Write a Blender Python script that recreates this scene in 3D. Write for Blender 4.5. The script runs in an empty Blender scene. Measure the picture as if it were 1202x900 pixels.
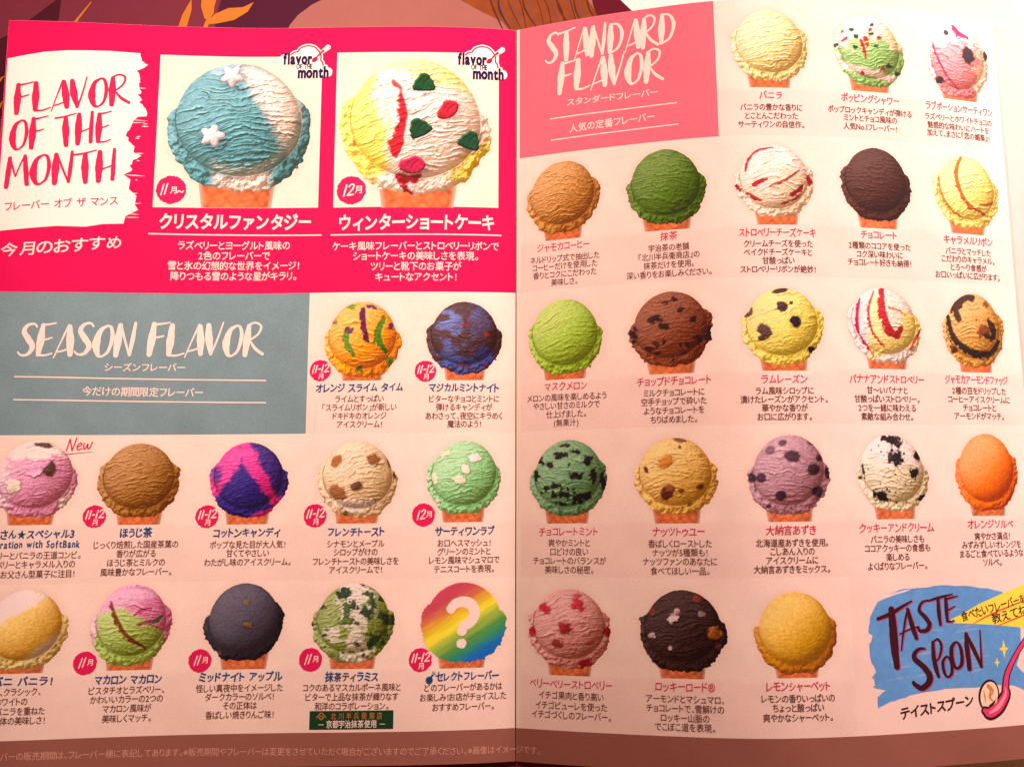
# An open A5 ice cream menu leaflet lying on a printed place mat, photographed from above.
# The page is a real curved sheet (metres); everything printed on it is laid out in page
# millimetres (u from the fold, v down from the top edge) and follows that curve.
import bpy, bmesh, math, random
import numpy as np
from mathutils import Vector

scene = bpy.context.scene
MM = 0.001

# ---------------------------------------------------------------- camera, world, lamps, exposure
cam_data = bpy.data.cameras.new('camera')
cam = bpy.data.objects.new('camera', cam_data)
scene.collection.objects.link(cam)
cam.location = (-1.7166 * MM, -37.8875 * MM, 267.9944 * MM)
cam.rotation_euler = (0.1339, -0.0001, -0.0116)
cam_data.sensor_width = 36.0
cam_data.lens = 36.0 * 1113.64 / 1202.0
cam_data.clip_start = 0.01
cam_data.clip_end = 20.0
scene.camera = cam

world = bpy.data.worlds.new('World')
scene.world = world
world.use_nodes = True
bg = world.node_tree.nodes['Background']
bg.inputs[0].default_value = (1.0, 0.32, 0.10, 1)
bg.inputs[1].default_value = 0.16


def area_lamp(name, loc, target, size, watts, col):
    d = bpy.data.lights.new(name, 'AREA')
    d.shape = 'DISK'
    d.size = size
    d.energy = watts
    d.color = col
    o = bpy.data.objects.new(name, d)
    scene.collection.objects.link(o)
    o.location = loc
    o.rotation_euler = (Vector(target) - Vector(loc)).to_track_quat('-Z', 'Y').to_euler()
    return o


area_lamp('side_lamp', (0.410, 0.260, 0.137), (0.05, 0.03, 0.01), 0.12, 4.7, (1.0, 0.655, 0.59))
area_lamp('ceiling_lamp', (-0.061, 0.122, 0.185), (-0.06, 0.02, 0), 0.07, 0.62, (1.0, 0.63, 0.53))

scene.view_settings.view_transform = 'Standard'
scene.view_settings.look = 'None'
scene.view_settings.exposure = 0.0
scene.view_settings.gamma = 1.0

# ---------------------------------------------------------------- measured layout (page millimetres)
ITEMS = [
 ('vanilla', 'smooth cream yellow scoop picture', (63.64, 3.11, 85.65, 24.75), (68.33, 79.72, 26.19), [('バニラ', 74.23, 28.51, 6.79)], [('バニラの豊かな香りに', 74.3, 32.01), ('とことんこだわった', 74.17, 34.51), ('サーティワンの自信作。', 74.05, 37.0)], None),
 ('popping', 'white and green scoop picture with red and green candy bits', (93.8, 2.85, 115.47, 24.93), (98.3, 109.88, 25.91), [('ポッピングシャワー', 104.02, 28.22, 18.27)], [('ポップロックキャンディが弾ける', 103.77, 31.8), ('ミントとチョコ風味の', 103.62, 34.09), ('人気No.1フレーバー!', 103.44, 36.63)], None),
 ('potion', 'pink and white scoop picture with dark heart chips', (122.83, 2.46, 144.94, 25.68), (127.61, 139.6, 25.77), [('ラブポーションサーティワン', 133.25, 28.46, 23.45)], [('ラズベリーとホワイトチョコの', 132.66, 31.77), ('魅惑的な味わいにハートを', 132.44, 34.25), ('加えて、まさに『恋の媚薬』!', 132.24, 36.59)], None),
 ('jamoca', 'tan coffee coloured scoop picture', (3.11, 42.74, 25.38, 64.55), (8.83, 19.48, 66.03), [('ジャモカコーヒー', 14.18, 68.05, 15.71)], [('ネルドリップ式で抽出した', 14.53, 71.51), ('コーヒーだけを使用した', 14.51, 73.77), ('香りとコクにこだわった', 14.49, 76.13), ('美味しさ。', 14.47, 78.46)], None),
 ('matcha', 'dark green tea scoop picture', (32.8, 42.61, 55.41, 64.78), (37.82, 50.31, 66.0), [('抹茶', 44.41, 67.75, 4.94)], [('宇治茶の老舗', 44.31, 71.0), ('『北川半兵衛商店』の', 44.24, 73.4), ('抹茶だけを使用。', 44.16, 75.86), ('深い香りをお楽しみください。', 44.09, 78.39)], None),
 ('cheesecake', 'cream scoop picture with red strawberry streaks', (62.91, 42.94, 85.17, 64.21), (68.65, 79.82, 65.85), [('ストロベリーチーズケーキ', 74.19, 68.06, 21.64)], [('クリームチーズを使った', 74.28, 71.19), ('ベイクドチーズケーキと', 74.16, 73.59), ('甘酸っぱい', 74.04, 75.98), ('ストロベリーリボンが絶妙!', 73.92, 78.36)], None),
 ('chocolate', 'plain dark chocolate scoop picture', (93.18, 42.56, 115.47, 64.25), (98.3, 109.65, 65.92), [('チョコレート', 103.92, 67.89, 11.34)], [('2種類のココアを使った', 103.96, 71.07), ('コク深い味わいに', 103.79, 73.51), ('チョコレート好きも納得!', 103.63, 75.82)], None),
 ('caramel', 'pale yellow scoop picture with brown caramel ribbon', (122.18, 42.87, 144.37, 64.86), (127.06, 138.17, 66.05), [('キャラメルリボン', 132.63, 68.07, 16.97)], [('バニラとマッチした', 132.33, 71.33), ('こだわりのキャラメル。', 132.12, 73.66), ('とろ～り食感が', 131.91, 75.99), ('お口いっぱいに広がります。', 131.7, 78.33)], None),
 ('melon', 'plain light green melon scoop picture', (3.58, 83.51, 25.43, 105.44), (8.62, 20.19, 106.38), [('マスクメロン', 14.56, 108.33, 12.53)], [('メロンの風味を楽しめるよう', 14.66, 111.45), ('やさしい甘さのミルクで', 14.63, 113.77), ('仕上げました。', 14.61, 116.19), ('(無果汁)', 14.59, 118.62)], None),
 ('chopped', 'reddish brown chocolate scoop picture with dark chips', (32.62, 83.46, 55.5, 104.77), (37.95, 50.09, 106.29), [('チョップドチョコレート', 44.57, 108.31, 20.1)], [('ミルクチョコレートに', 44.47, 111.46), ('空手チョップで砕いた', 44.4, 113.89), ('ようなチョコレートを', 44.32, 116.33), ('ちりばめました。', 44.25, 118.76)], None),
 ('rum', 'yellow scoop picture with a few dark raisins', (63.01, 83.59, 85.52, 105.15), (68.16, 80.27, 106.28), [('ラムレーズン', 74.04, 108.62, 12.79)], [('ラム風味シロップに', 73.99, 111.73), ('漬けたレーズンがアクセント。', 73.88, 114.03), ('華やかな香りが', 73.76, 116.36), ('お口に広がります。', 73.64, 118.72)], None),
 ('banana', 'cream and pink scoop picture with red curved ribbons', (92.69, 82.92, 115.02, 104.4), (98.22, 109.6, 105.56), [('バナナアンドストロベリー', 103.66, 108.39, 22.67)], [('甘～いバナナと', 103.44, 111.43), ('甘酸っぱいストロベリー。', 103.27, 113.84), ('2つを一緒に味わえる', 103.1, 116.27), ('素敵な組み合わせ。', 102.92, 118.66)], None),
 ('fudge', 'tan scoop picture with dark fudge swirl', (121.65, 83.46, 142.37, 104.98), (126.71, 136.97, 105.9), [('ジャモカアーモンドファッジ', 131.85, 108.07, 20.88)], [('2種の豆をドリップした', 132.41, 111.18), ('コーヒーアイスクリームに', 132.19, 113.58), ('チョコレートと', 131.98, 115.9), ('アーモンドがマッチ。', 131.76, 118.23)], None),
 ('chocomint', 'grey green mint scoop picture with black chips', (3.78, 123.38, 25.94, 144.69), (8.91, 20.37, 146.31), [('チョコレートミント', 14.9, 148.62, 16.68)], [('爽やかミントと', 15.11, 151.62), ('口どけの良い', 15.09, 154.03), ('チョコレートのバランスが', 15.07, 156.44), ('美味しさの秘密。', 15.04, 158.84)], None),
 ('nuts', 'light orange scoop picture with nuts', (33.35, 123.62, 55.54, 144.75), (38.49, 50.04, 146.55), [('ナッツトゥユー', 44.56, 148.79, 13.75)], [('香ばしくローストした', 44.8, 151.92), ('ナッツが5種類も!', 44.73, 154.26), ('ナッツファンのあなたに', 44.65, 156.6), ('食べてほしい一品。', 44.58, 159.04)], None),
 ('azuki', 'mauve scoop picture with dark beans', (62.62, 123.51, 85.09, 145.06), (67.85, 79.46, 146.4), [('大納言あずき', 73.83, 148.62, 13.65)], [('北海道産あずきを使用。', 73.99, 151.94), ('こしあん入りの', 73.88, 154.14), ('アイスクリームに', 73.76, 156.44), ('大納言あずきをミックス。', 73.64, 158.74)], None),
 ('cookies', 'off white scoop picture with black cookie lumps', (92.61, 123.51, 114.46, 144.52), (97.73, 109.1, 146.11), [('クッキーアンドクリーム', 103.58, 148.37, 22.21)], [('バニラの美味しさも', 103.61, 151.4), ('ココアクッキーの食感も', 103.44, 153.75), ('楽しめる', 103.27, 156.09), ('よくばりなフレーバー。', 103.09, 158.43)], None),
 ('orange', 'smooth bright orange sorbet scoop picture', (122.14, 123.08, 143.09, 144.62), (126.8, 137.72, 145.56), [('オレンジソルベ', 132.65, 147.88, 15.18)], [('爽やかさ満点!', 132.9, 151.11), ('みずみずしいオレンジを', 132.68, 153.41), ('まるごと食べているような', 132.46, 155.76), ('ソルベ。', 132.24, 158.09)], None),
 ('berry', 'pink scoop picture with red strawberry pieces', (3.71, 163.96, 26.37, 185.3), (9.4, 20.51, 186.75), [('ベリーベリーストロベリー', 15.09, 189.07, 22.66)], [('イチゴ果肉と香り高い', 15.18, 192.04), ('イチゴピューレを使った', 15.15, 194.69), ('イチゴづくしのフレーバー。', 15.13, 197.11)], None),
 ('rocky', 'very dark chocolate scoop picture with white lumps and almonds', (33.76, 163.89, 55.93, 185.24), (38.96, 49.95, 186.55), [('ロッキーロード®', 44.95, 188.67, 15.26)], [('アーモンドとマシュマロ、', 44.86, 191.78), ('チョコレートで、雪解けの', 44.78, 194.17), ('ロッキー山脈の', 44.71, 196.52), ('でこぼこ道を表現。', 44.63, 198.82)], None),
 ('lemon', 'smooth golden yellow sherbet scoop picture', (62.79, 164.42, 84.53, 185.69), (68.15, 78.84, 186.14), [('レモンシャーベット', 73.67, 188.25, 16.92)], [('レモンの香りいっぱいの', 73.51, 191.32), ('ちょっと酸っぱい', 73.38, 193.63), ('爽やかなシャーベット。', 73.26, 196.05)], None),
 ('crystal', 'large blue and white scoop picture with two stars', (-101.88, 11.22, -60.12, 51.08), (-91.17, -71.22, 55.2), [('クリスタルファンタジー', -81.07, 59.48, 43.62)], [('ラズベリーとヨーグルト風味の', -81.27, 66.43), ('2色のフレーバーで', -81.15, 69.44), ('雪と氷の幻想的な世界をイメージ!', -81.03, 72.4), ('降りつもる雪のような星がキラリ。', -80.91, 75.45)], ('11月~', -99.8, 50.01, 4.19)),
 ('winter', 'large yellow and cream scoop picture with green trees and red socks', (-51.14, 10.35, -7.74, 52.35), (-39.18, -18.52, 55.61), [('ウィンターショートケーキ', -29.03, 60.0, 45.28)], [('ケーキ風味フレーバーとストロベリーリボンで', -29.17, 66.95), ('ショートケーキの美味しさを表現。', -29.12, 69.92), ('ツリーと靴下のお菓子が', -29.08, 72.98), ('キュートなアクセント!', -29.03, 76.11)], ('12月', -48.06, 50.24, 4.21)),
 ('slime', 'bright orange scoop picture with green and purple ribbons', (-55.1, 83.18, -32.85, 105.5), (-49.23, -38.17, 105.86), [('オレンジ スライム タイム', -44.37, 107.92, 24.74)], [('ライムとすっぱい', -44.3, 111.06), ('「スライムリボン」が新しい', -44.24, 113.47), ('ドキドキのオレンジ', -44.19, 115.87), ('アイスクリーム!', -44.13, 118.27)], ('11-12', -55.57, 102.92, 3.01)),
 ('magical', 'brown and blue speckled scoop picture', (-25.87, 83.31, -3.76, 104.49), (-20.18, -9.33, 105.94), [('マジカルミントナイト', -14.88, 108.14, 20.01)], [('ビターなチョコとミントに', -14.85, 111.29), ('弾けるキャンディが', -14.83, 113.63), ('あわさって、夜空にキラめく', -14.81, 116.12), ('魔法のよう!', -14.79, 118.4)], ('11-12', -25.86, 103.37, 3.0)),
 ('father', 'pink scoop picture with white top and a dark chip', (-143.23, 122.16, -120.78, 143.45), (-138.08, -126.56, 145.04), [('お父さん★スペシャル3', -132.58, 147.54, 24.19), ('Collaboration with SoftBank', -132.95, 150.15, 28.2)], [('ストロベリーとバニラの王道コンビ。', -132.64, 153.22), ('ストロベリーとキャラメル入りの', -132.48, 155.6), ('チョコ、お父さん型菓子に注目!', -132.3, 158.19)], None),
 ('roast', 'golden brown roasted tea scoop picture', (-115.29, 122.95, -93.46, 143.79), (-109.47, -98.15, 145.3), [('ほうじ茶', -104.39, 147.48, 8.58)], [('じっくり焙煎した国産茶葉の', -104.22, 150.71), ('香りが広がる', -104.1, 153.12), ('ほうじ茶とミルクの', -103.97, 155.53), ('風味豊かなフレーバー。', -103.84, 158.05)], ('11-12', -115.63, 142.95, 3.06)),
 ('cotton', 'magenta and purple scoop picture', (-85.58, 122.92, -63.7, 144.15), (-80.18, -68.95, 145.55), [('コットンキャンディ', -74.49, 147.87, 18.69)], [('ポップな見た目が大人気!', -74.13, 151.12), ('甘くてやさしい', -74.04, 153.44), ('わたがし味のアイスクリーム。', -73.94, 155.86)], ('11-12', -85.61, 143.31, 3.13)),
 ('toast', 'beige scoop picture with brown toast cubes', (-55.4, 123.04, -33.35, 144.5), (-49.86, -38.55, 145.66), [('フレンチトースト', -44.38, 147.98, 16.01)], [('シナモンとメープル', -44.42, 151.23), ('シロップがけの', -44.37, 153.48), ('フレンチトーストの美味しさを', -44.31, 155.97), ('アイスクリームで!', -44.26, 158.27)], ('11-12', -55.83, 143.43, 3.19)),
 ('tennis', 'pale green scoop picture with cream coloured lumps', (-25.32, 123.08, -4.37, 143.91), (-20.45, -9.34, 145.66), [('サーティワンラブ', -14.3, 148.12, 16.55)], [('お口へスマッシュ!', -14.51, 151.38), ('グリーンのミントと', -14.49, 153.7), ('レモン風味マシュマロで', -14.47, 156.02), ('テニスコートを表現。', -14.45, 158.44)], ('12月', -25.89, 143.54, 3.18)),
 ('vani', 'golden vanilla scoop picture with white wedge', (-142.96, 162.23, -120.87, 183.57), (-137.75, -126.47, 183.99), [('バニ バニ バニラ!', -134.54, 186.1, 21.79)], [('リッチ、クラシック、', -134.15, 188.73), ('ホワイトの', -133.97, 191.24), ('3つのバニラを重ねた', -133.8, 193.74), ('三位一体の美味しさ!', -133.63, 196.13)], None),
 ('macaron', 'pink and green scoop picture with brown ribbon', (-115.26, 161.21, -93.87, 183.27), (-110.2, -98.46, 183.93), [('マカロン マカロン', -104.33, 186.37, 17.7)], [('ピスタチオとラズベリー、', -104.63, 189.13), ('かわいいカラーの2つの', -104.5, 191.45), ('マカロン風味が', -104.37, 193.87), ('美味しくマッチ。', -104.24, 196.4)], ('11月', -115.89, 181.82, 3.06)),
 ('midnight', 'smooth dark purple grey scoop picture', (-85.27, 161.48, -63.58, 182.57), (-79.94, -68.01, 184.35), [('ミッドナイト アップル', -74.71, 186.36, 22.44)], [('怪しい真夜中をイメージした', -74.83, 189.26), ('ダークカラーのソルベ!', -74.74, 191.55), ('その正体は', -74.65, 193.86), ('香ばしい焼きりんご味!', -74.55, 196.25)], ('11月', -85.74, 181.92, 3.08)),
 ('tiramisu', 'green and cream marbled scoop picture', (-55.9, 161.82, -33.35, 183.35), (-50.45, -38.67, 184.58), [('抹茶ティラミス', -44.62, 186.7, 14.54)], [('コクのあるマスカルポーネ風味と', -44.55, 189.49), ('ビターで上品な抹茶が織りなす', -44.49, 191.93), ('和洋のコラボレーション。', -44.44, 194.33)], ('11月', -55.96, 182.11, 3.13)),
 ('rainbow', 'flat rainbow striped scoop drawing with white question mark', (-26.4, 162.01, -3.05, 183.84), (-20.93, -8.88, 184.86), [('セレクトフレーバー', -13.29, 187.02, 17.17)], [('どのフレーバーがあるかは', -14.42, 189.9), ('お楽しみ!お店がチョイスした', -14.4, 192.42), ('おすすめフレーバー。', -14.37, 195.03)], ('11-12', -26.15, 182.47, 3.12)),
]
WHITE_PATCH = [(-147.57, 11.7), (-142.55, 10.52), (-137.34, 9.47), (-130.72, 8.83), (-124.81, 8.61), (-118.88, 8.47), (-110.49, 8.85), (-110.01, 11.2), (-108.15, 12.3), (-110.23, 13.84), (-111.16, 14.41), (-110.57, 16.48), (-110.02, 17.77), (-111.43, 18.35), (-110.17, 19.61), (-109.61, 21.15), (-110.54, 21.71), (-109.26, 23.22), (-109.94, 24.03), (-108.17, 25.79), (-107.82, 28.11), (-111.85, 28.39), (-111.32, 29.53), (-113.6, 31.17), (-112.35, 32.41), (-113.2, 34.25), (-112.16, 36.01), (-110.67, 37.25), (-110.81, 39.05), (-108.63, 40.01), (-110.93, 41.36), (-111.78, 43.17), (-111.22, 44.69), (-113.28, 45.77), (-111.32, 47.24), (-111.64, 50.04), (-109.42, 52.01), (-109.76, 54.55), (-108.73, 56.16), (-111.54, 56.36), (-112.15, 58.14), (-112.5, 60.28), (-118.3, 60.56), (-122.88, 61.43), (-130.72, 61.37), (-139.01, 62.23), (-146.02, 62.98), (-147.19, 63.09)]
BLUE = [(94.04, 171.4), (96.49, 167.54), (102.06, 165.71), (109.75, 164.27), (115.71, 163.76), (122.22, 164.06), (130.21, 164.97), (134.56, 166.02), (136.86, 168.6), (139.44, 174.37), (139.68, 180.47), (137.43, 185.51), (140.06, 187.9), (139.59, 192.32), (136.04, 190.77), (130.56, 190.23), (124.1, 190.65), (114.8, 190.51), (105.63, 191.46), (101.1, 192.42), (97.12, 193.52), (94.88, 194.48), (94.83, 191.71), (97.36, 190.11), (93.57, 189.09), (95.82, 187.9), (93.49, 186.73), (94.79, 185.28), (93.74, 183.09), (96.43, 182.55), (93.37, 181.36), (95.42, 179.7), (93.35, 178.12), (95.14, 176.66), (93.3, 175.3)]
YELLOW = [(117.81, 172.85), (121.59, 171.43), (127.12, 168.93), (132.77, 167.09), (138.64, 165.24), (146.35, 163.21), (145.76, 176.71), (140.47, 175.77), (132.04, 174.73), (123.99, 174.08), (117.99, 173.74)]
FOTM_1 = ((-144.45, 28.23), (-112.78, 24.4), 8.77)
FOTM_2 = ((-144.85, 39.44), (-117.33, 36.33), 8.94)
FOTM_3 = ((-145.49, 50.53), (-115.08, 47.23), 8.84)
SEASON = ((-138.82, 98.62), (-72.1, 98.22), 9.01)
STD_1 = ((9.11, 12.3), (48.08, 11.34), 9.14)
STD_2 = ((13.03, 22.03), (44.09, 21.98), 9.31)
CARD_1 = [(-104.85, 9.14), (-58.15, 8.93), (-57.06, 55.34), (-104.65, 55.19)]
CARD_2 = [(-53.49, 8.47), (-5.55, 7.62), (-5.25, 55.28), (-52.99, 55.4)]
RULES_NAME = [(-105.38, 63.14), (-56.46, 63.47), (-53.63, 63.51), (-4.6, 63.57)]
CAP_FOTM = [(-145.33, 56.03), (-114.27, 53.53), (-145.6, 68.66), (-112.44, 65.67)]
CAP_SEASON = [(-115.51, 101.74), (-93.32, 101.78), (-121.01, 108.47), (-88.07, 108.92)]
RULES_SEASON = [(-139.11, 104.46), (-70.87, 105.54), (-138.89, 110.86), (-70.64, 111.82)]
CAP_STD = [(15.61, 25.29), (42.77, 25.52), (16.31, 33.31), (41.59, 32.61)]
RULES_STD = [(10.6, 29.52), (47.75, 29.38), (10.83, 36.05), (48.02, 35.7)]
LOGO = [(-69.27, 11.2), (-55.68, 11.36), (-55.56, 15.88), (-17.7, 11.52), (-3.74, 10.85)]
NEWP = [(-124.27, 125.0), (-117.59, 124.55), (-121.03, 123.14)]
LABEL = [(-55.79, 195.49), (-33.28, 195.84), (-33.19, 200.36), (-55.65, 200.12)]
FINE = [(-135.8, 205.1), (6.95, 206.69), (-135.74, 205.96)]
BOMB = [(-23.43, 187.67)]
AD_CAP = [(101.06, 196.27), (123.04, 193.76)]
AD_Y = [(120.99, 172.3), (142.19, 167.89), (130.52, 173.32), (143.39, 170.68)]
AD_YR = [(124.51, 174.21), (129.54, 172.16), (136.72, 169.95), (144.29, 167.97), (131.44, 175.15), (137.81, 173.39), (145.43, 171.45)]
SPARK = [(133.64, 181.07), (131.1, 184.51)]
SPOON = [(143.27, 177.27), (140.67, 179.4), (137.09, 183.26), (134.12, 187.55), (133.22, 191.04), (133.03, 193.02), (130.55, 195.95), (127.74, 197.3), (125.95, 196.54)]
SPBALL = [(127.87, 192.94), (124.7, 192.76), (128.2, 189.44)]
AD_STROKES = {
 'T': [[(96.19, 171.91), (99.96, 170.71), (103.32, 169.06), (106.44, 167.61)], [(100.3, 169.4), (100.47, 174.01), (100.57, 179.46), (100.94, 184.45)]],
 'A': [[(102.5, 180.18), (103.28, 176.29), (104.35, 171.95), (105.27, 169.78)], [(105.04, 169.55), (105.81, 172.66), (106.6, 175.54), (107.22, 177.31)], [(102.3, 176.04), (105.39, 174.84), (108.21, 174.28)]],
 'S': [[(111.29, 167.53), (109.45, 168.14), (108.53, 170.1), (110.17, 171.92), (111.31, 173.73), (110.42, 175.24), (108.38, 175.38), (107.71, 174.26)]],
 'T2': [[(111.27, 167.75), (114.67, 166.97), (118.89, 166.2)], [(114.4, 167.18), (114.37, 170.74), (114.61, 174.07)]],
 'E': [[(116.72, 167.25), (116.74, 170.15), (116.74, 173.26)], [(116.7, 167.48), (118.55, 167.09), (120.42, 166.7)], [(116.7, 170.59), (118.05, 169.97), (119.41, 169.35)], [(116.74, 173.26), (118.03, 173.3), (118.85, 172.89)]],
 'S2': [[(109.54, 180.03), (108.02, 179.97), (106.43, 180.99), (106.32, 182.51), (108.67, 184.57), (110.27, 186.82), (109.86, 188.75), (107.75, 189.95), (105.82, 188.99), (105.37, 188.32)]],
 'P': [[(111.96, 178.37), (111.91, 182.09), (112.41, 185.39), (113.01, 187.38)], [(111.96, 178.37), (113.54, 177.77), (114.42, 179.57), (113.69, 182.17), (112.57, 183.43)]],
 'O': [[(115.99, 182.27), (114.61, 183.52), (114.66, 185.93), (115.56, 187.5), (116.91, 186.69), (117.13, 184.07), (115.99, 182.27)]],
 'O2': [[(119.14, 178.66), (117.46, 180.13), (117.44, 183.43), (118.56, 185.45), (120.22, 184.21), (120.27, 180.69), (119.14, 178.66)]],
 'N': [[(122.19, 176.56), (122.13, 180.33), (122.43, 185.85)], [(122.19, 176.56), (123.96, 180.41), (126.17, 185.37)], [(126.17, 185.37), (126.34, 180.51), (126.5, 175.84)]],
}
SHEET_EDGE = [(32.83, 114.99), (37.08, 110.55), (48.25, 98.43)]
DARK_TRI = [(-136.8, 117.77), (-145.9, 110.19), (-149.01, 106.14), (-137.44, 100.57), (-136.24, 116.94)]
DARK_TRI2 = [(-150.56, 106.43), (-154.04, 104.56), (-156.96, 102.15), (-155.55, 79.33), (-149.98, 79.26)]
MID_RIGHT = [(-87.34, 118.58), (-88.96, 112.27), (-89.99, 104.1), (-46.39, 99.52), (-46.58, 118.11)]
LEAF_A = [(-96.82, 116.76), (-99.48, 111.57), (-100.62, 107.49), (-99.27, 105.56), (-97.82, 108.27), (-96.7, 113.19)]
LEAF_B = [(-93.75, 117.27), (-93.91, 114.25), (-92.76, 110.4), (-91.44, 109.57), (-89.98, 112.01), (-89.82, 115.3), (-90.93, 117.79)]
LEAF_C = [(-91.94, 109.03), (-89.71, 111.73), (-85.65, 113.61), (-81.28, 113.83), (-77.98, 115.44), (-79.7, 112.44), (-83.75, 109.75), (-88.85, 108.72), (-91.15, 108.47)]
STEM = [(-89.16, 119.15), (-91.23, 110.93), (-92.17, 108.21), (-94.47, 100.08)]
STROKE = [(-127.18, 116.01), (-131.75, 109.48), (-133.62, 105.96)]
LEAF_D = [(-151.57, 93.18), (-153.2, 90.78), (-154.62, 88.92), (-153.92, 89.98), (-153.28, 92.12)]
LEAF_E = [(-151.85, 85.14), (-153.27, 83.56), (-153.68, 81.96), (-152.46, 82.75)]
DOME = [(-68.23, 104.66), (-67.01, 107.92), (-64.51, 111.17), (-60.45, 114.41), (-54.31, 117.64), (-25.94, 119.52), (5.04, 119.17), (28.8, 118.9), (32.04, 114.45), (28.43, 104.09), (-0.35, 98.99)]
COPPER = [(-20.78, 119.47), (-15.63, 115.55), (-9.21, 111.63), (-2.82, 108.27), (3.48, 98.95), (28.43, 104.09), (25.51, 110.68), (23.03, 115.1), (17.95, 119.02)]
BERRYTRI = [(23.12, 118.96), (24.8, 113.71), (27.47, 106.83), (40.82, 106.68), (34.83, 112.77), (32.32, 115.55), (31.38, 118.87)]
R_KNOTS = [0.353, 0.2756, 0.2058, -0.059, -0.1903, -0.2348, -0.3585]
L_KNOTS = [0.186, 0.043, -0.0122, 0.0242, 0.0901, 0.1202, -0.0002]
SKEW = 0.01328
CAM = [-1.7166, -37.8875, 267.9944, 0.1339, -0.0001, -0.0116, 1113.6408]
ROW = 40.221
PAGE_W, PAGE_H, COL = 148.0, 209.8, 29.6
GUT = 1.35

# ---------------------------------------------------------------- the curved sheet
KNOT_U = np.arange(0, 151, 25.0)
FINE_U = np.arange(0, 160.5, 0.5)


def _interp(val, u):
    val = np.array(val)
    n = len(val)
    t = np.clip(u / 25.0, 0, n - 1 - 1e-9)
    i = t.astype(int)
    f = t - i

    def g(j):
        return np.where(j < 0, 2 * val[0] - val[1], np.where(j >= n, 2 * val[-1] - val[-2], val[np.clip(j, 0, n - 1)]))
    p0, p1, p2, p3 = g(i - 1), g(i), g(i + 1), g(i + 2)
    return .5 * (2 * p1 + (p2 - p0) * f + (2 * p0 - 5 * p1 + 4 * p2 - p3) * f * f + (3 * p1 - p0 - 3 * p2 + p3) * f ** 3)


def _profile(val):
    th = _interp(val, np.clip(FINE_U, 0, 150))
    tm = .5 * (th[1:] + th[:-1])
    dx = np.diff(FINE_U)
    return (np.concatenate([[0], np.cumsum(np.cos(tm) * dx)]), np.concatenate([[0], np.cumsum(np.sin(tm) * dx)]), th)


PROF_R, PROF_L = _profile(R_KNOTS), _profile(L_KNOTS)


def on_page(u, v, lift=0.0):
    """page millimetres -> world metres; lift is the height above the paper, in mm"""
    u = np.asarray(u, float)
    v = np.asarray(v, float)
    lift = np.asarray(lift, float) * 0.3      # layers of ink: hundredths of a millimetre
    a = np.abs(u)
    xr, zr, tr = (np.interp(a, FINE_U, k) for k in PROF_R)
    xl, zl, tl = (np.interp(a, FINE_U, k) for k in PROF_L)
    right = u >= 0
    x = np.where(right, xr, -xl)
    z = np.where(right, zr, zl)
    th = np.where(right, tr, -tl)
    half = PAGE_H_FIT / 2
    x = x + SKEW * (half - v) * np.where(u < 0, 1, np.clip(1 - u / 60, 0, 1))
    # thin paper is never quite even: a faint slow ripple
    z = z + 0.045 * np.sin(u * 0.27 - v * 0.13) * np.sin(v * 0.19 + u * .05) * np.clip(a / 30, 0, 1)
    z = z + 0.14 * np.sin(u * 0.11 + v * 0.045) * np.sin(v * 0.06 + 0.4) * np.clip(a / 30, 0, 1)
    return np.stack([x - np.sin(th) * lift, half - v, z + np.cos(th) * lift], -1) * MM


PAGE_H_FIT = 210.0


def on_mat(x, y, lift=0.0):
    x = np.asarray(x, float)
    return np.stack([x, np.asarray(y, float), np.full(x.shape, -1.0 + lift)], -1) * MM


# ---------------------------------------------------------------- colour
ILL = np.array([1.15, 0.74, 0.60])


def lin(c):
    c = np.asarray(c, float) / 255.0
    return np.where(c <= .04045, c / 12.92, ((c + .055) / 1.055) ** 2.4)


def ink(c, gain=1.0):
    """printed ink: the colour seen under the warm lamps -> the ink's own reflectance"""
    return np.clip(lin(c) / ILL * gain, 0.012, 0.88)


PAPER = np.array([0.84, 0.80, 0.74])


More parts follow.
